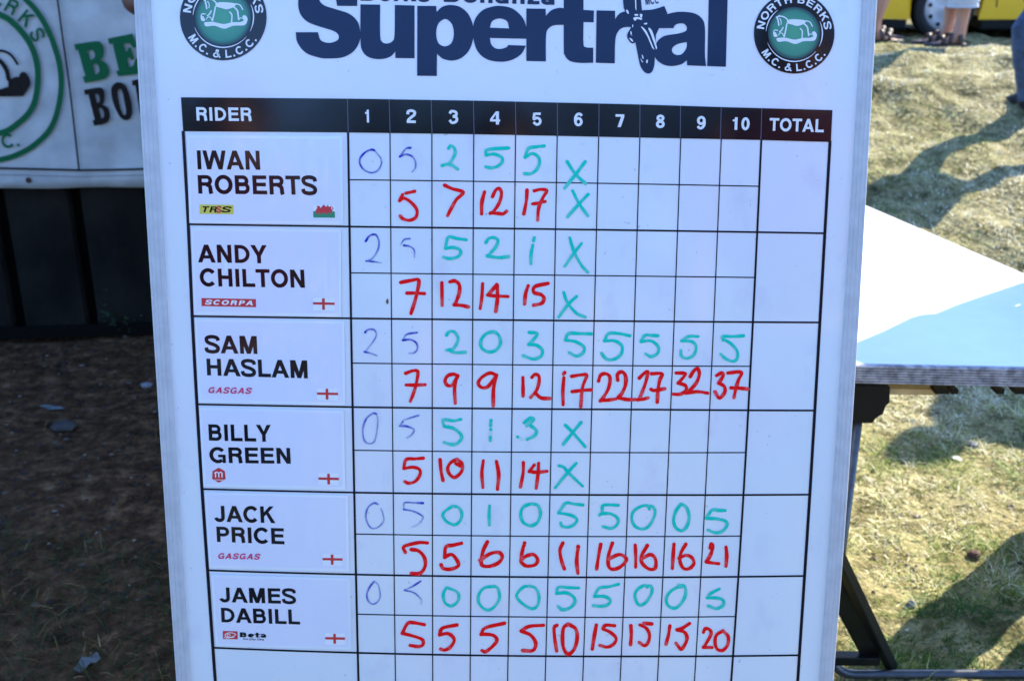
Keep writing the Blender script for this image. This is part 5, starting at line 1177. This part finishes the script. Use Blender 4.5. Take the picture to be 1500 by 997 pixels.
# weed at the foot of the wall
wb = ground(178, 486); wt = thing('weed', wb, 'leafy green weed growing at the foot of the dark wall', 'plant')
M['leaf'] = mat('weed_leaf', (.018, .045, .010), .6, noise_amt=.4, nscale=60)
random.seed(5)
for i in range(9):
    tip = aty(random.choice([152, 156, 160, 172, 186, 198, 205, 165]), random.uniform(418, 478) if i < 5 else random.uniform(455, 490), wb.y-.03); bs = wb+Vector((random.uniform(-.06, .06), random.uniform(-.05, .0), 0))
    q_ = MB(); mid = bs.lerp(tip, .5)+Vector((random.uniform(-.02, .02), 0, .01)); q_.tube([bs, mid, tip], [.0022, .0018, .001], 6); q_.build('stem', M['leaf'], wt)
    for k_ in range(14):
        u = random.uniform(.2, 1); p_ = bs.lerp(tip, u)+Vector((random.uniform(-.02, .02), random.uniform(-.03, .02), random.uniform(-.01, .01))); L_ = random.uniform(.014, .034); a = random.uniform(0, 6.28); d_ = Vector((math.cos(a), math.sin(a)*.6-.2, random.uniform(-.3, .6))).normalized(); s_ = d_.cross(Vector((0, 0, 1))).normalized()*L_*.28; up_ = Vector((0, 0, .003))
        q_ = MB(); q_.add([p_, p_+d_*L_*.4+s_+up_, p_+d_*L_, p_+d_*L_*.4-s_+up_, p_+d_*L_*.45-up_], [(0, 4, 1), (1, 4, 2), (2, 4, 3), (3, 4, 0)]); q_.build('leaf', M['leaf'], wt)

# people standing just right of the frame (their shadows fall across the table and the grass)
g1 = ground(1385, 640); SHP = [((1.55, 2.46), -48), ((g1.x+.743*2.45, g1.y+.669*2.45), 100)]
for (x, y), a in SHP:
    if x is None: continue
    person((x, y, zfull(x, y)), R(a), 1.74, 'person standing just outside the right edge whose shadow crosses the table' if y < 4 else 'person standing outside the right edge whose shadow reaches the grass under the table', stand(), {'l': ((-.112, -.02, .64), (-.10, .02, .50)), 'r': ((.112, -.02, .64), (.10, .02, .50))} if y < 4 else stand_arms, M['tee'], M['denim'], .05, 1.1, 'shoe')

# ================================================================ ADDED AWNING, unseen above the frame, put in to shade the earth on the left
aw = thing('added_awning', wallpt(S_END, 0, 0), 'added dark roof, unseen above the picture, shading the earth on the left', 'added_awning')
mb = MB(); mb.box((.85, 4.3, 2.30), 2.1, 2.8, .05); mb.build('roof_sheet', M['wall'], aw, bevel=.01)
for x, y in ((.1, 3.05), (2.25, 4.45)):
    mb = MB(); mb.beam((.6 if x < 1 else .95, y, 0), (.6 if x < 1 else .95, y, 2.28), .05, .05); mb.build('post', M['blacksteel'], aw)
# ================================================================ ADDED TREES, unseen behind the camera, put in to darken the board's reflections
M['treeleaf'] = grass_mat('tree_leaves', [(0, (.012, .025, .006)), (.5, (.035, .055, .012)), (1, (.08, .09, .02))], .2)
M['bark'] = mat('bark', (.06, .045, .032), .9, noise_amt=.4, nscale=20, bump=.6, bscale=30)
random.seed(21)
for i, (x, y, h_, lab) in enumerate([(-7.5, -10, 4.6, 'added leafy tree at the far left of the unseen row behind the viewer'), (-4.3, -11, 4.9, 'added leafy tree second from the left of the unseen row behind the viewer'), (-1.5, -10, 4.4, 'added leafy tree third from the left of the unseen row behind the viewer'), (1.3, -11, 5.0, 'tallest added leafy tree in the unseen row behind the viewer'), (4.2, -10, 4.5, 'added leafy tree second from the right of the unseen row behind the viewer'), (7.4, -11, 5.0, 'added leafy tree at the far right of the unseen row behind the viewer')]):
    tr = thing('tree', (x, y, 0), lab, 'tree', 'added trees behind the viewer')
    mb = MB(); mb.tube([(x, y, -.05), (x+.05, y, h_*.3), (x-.05, y+.05, h_*.62), (x, y, h_*.9)], [.16, .12, .08, .02], 10)
    for k_ in range(7):
        a = k_*.9+i; z_ = h_*(.25+.08*k_); mb.tube([(x, y, z_), (x+math.cos(a)*.7, y+math.sin(a)*.7, z_+.45), (x+math.cos(a)*1.3, y+math.sin(a)*1.3, z_+.7)], [.06, .04, .01], 7)
    mb.build('trunk', M['bark'], tr, smooth=True)
    mb = MB(); cl = [(random.uniform(-1.5, 1.5), random.gauss(0, .7), h_*random.uniform(.15, .86)) for _ in range(60)]
    for cx_, cy_, cz_ in cl:
        tn = random.random()
        for _ in range(90):
            p = Vector((x+cx_+random.gauss(0, .32), y+cy_+random.gauss(0, .32), max(.1, cz_+random.gauss(0, .25)))); d_ = Vector((random.gauss(0, 1), random.gauss(0, 1), random.gauss(0, 1))).normalized(); e_ = d_.orthogonal().normalized(); f_ = d_.cross(e_); L_ = random.uniform(.10, .18)
            mb.add([p, p+e_*L_*.5+f_*L_*.3, p+e_*L_, p+e_*L_*.5-f_*L_*.3], [(0, 1, 2, 3)], [min(1, max(0, tn+random.gauss(0, .2)))]*4)
    mb.build('crown', M['treeleaf'], tr)

# onlookers standing round the viewer: they show only as warm patches in the glossy print
for x, y, hh_, tm, lab in ((-.78, -.62, 1.84, 'tee2', 'onlooker in a maroon shirt behind and left of the viewer'), (.02, -.34, 1.70, 'tee', 'person in a dark shirt standing right where the picture is taken from'), (.80, -.30, 1.98, 'tee2', 'very tall onlooker in a maroon shirt behind and right of the viewer'), (-1.7, -1.3, 1.80, 'greycloth', 'onlooker in a pale grey shirt farthest left behind the viewer')):
    person((x, y, zfull(x, y)), R(0), hh_, lab, stand(), stand_arms, M[tm], M['denim'], .05, 1.1, 'shoe', group=None)
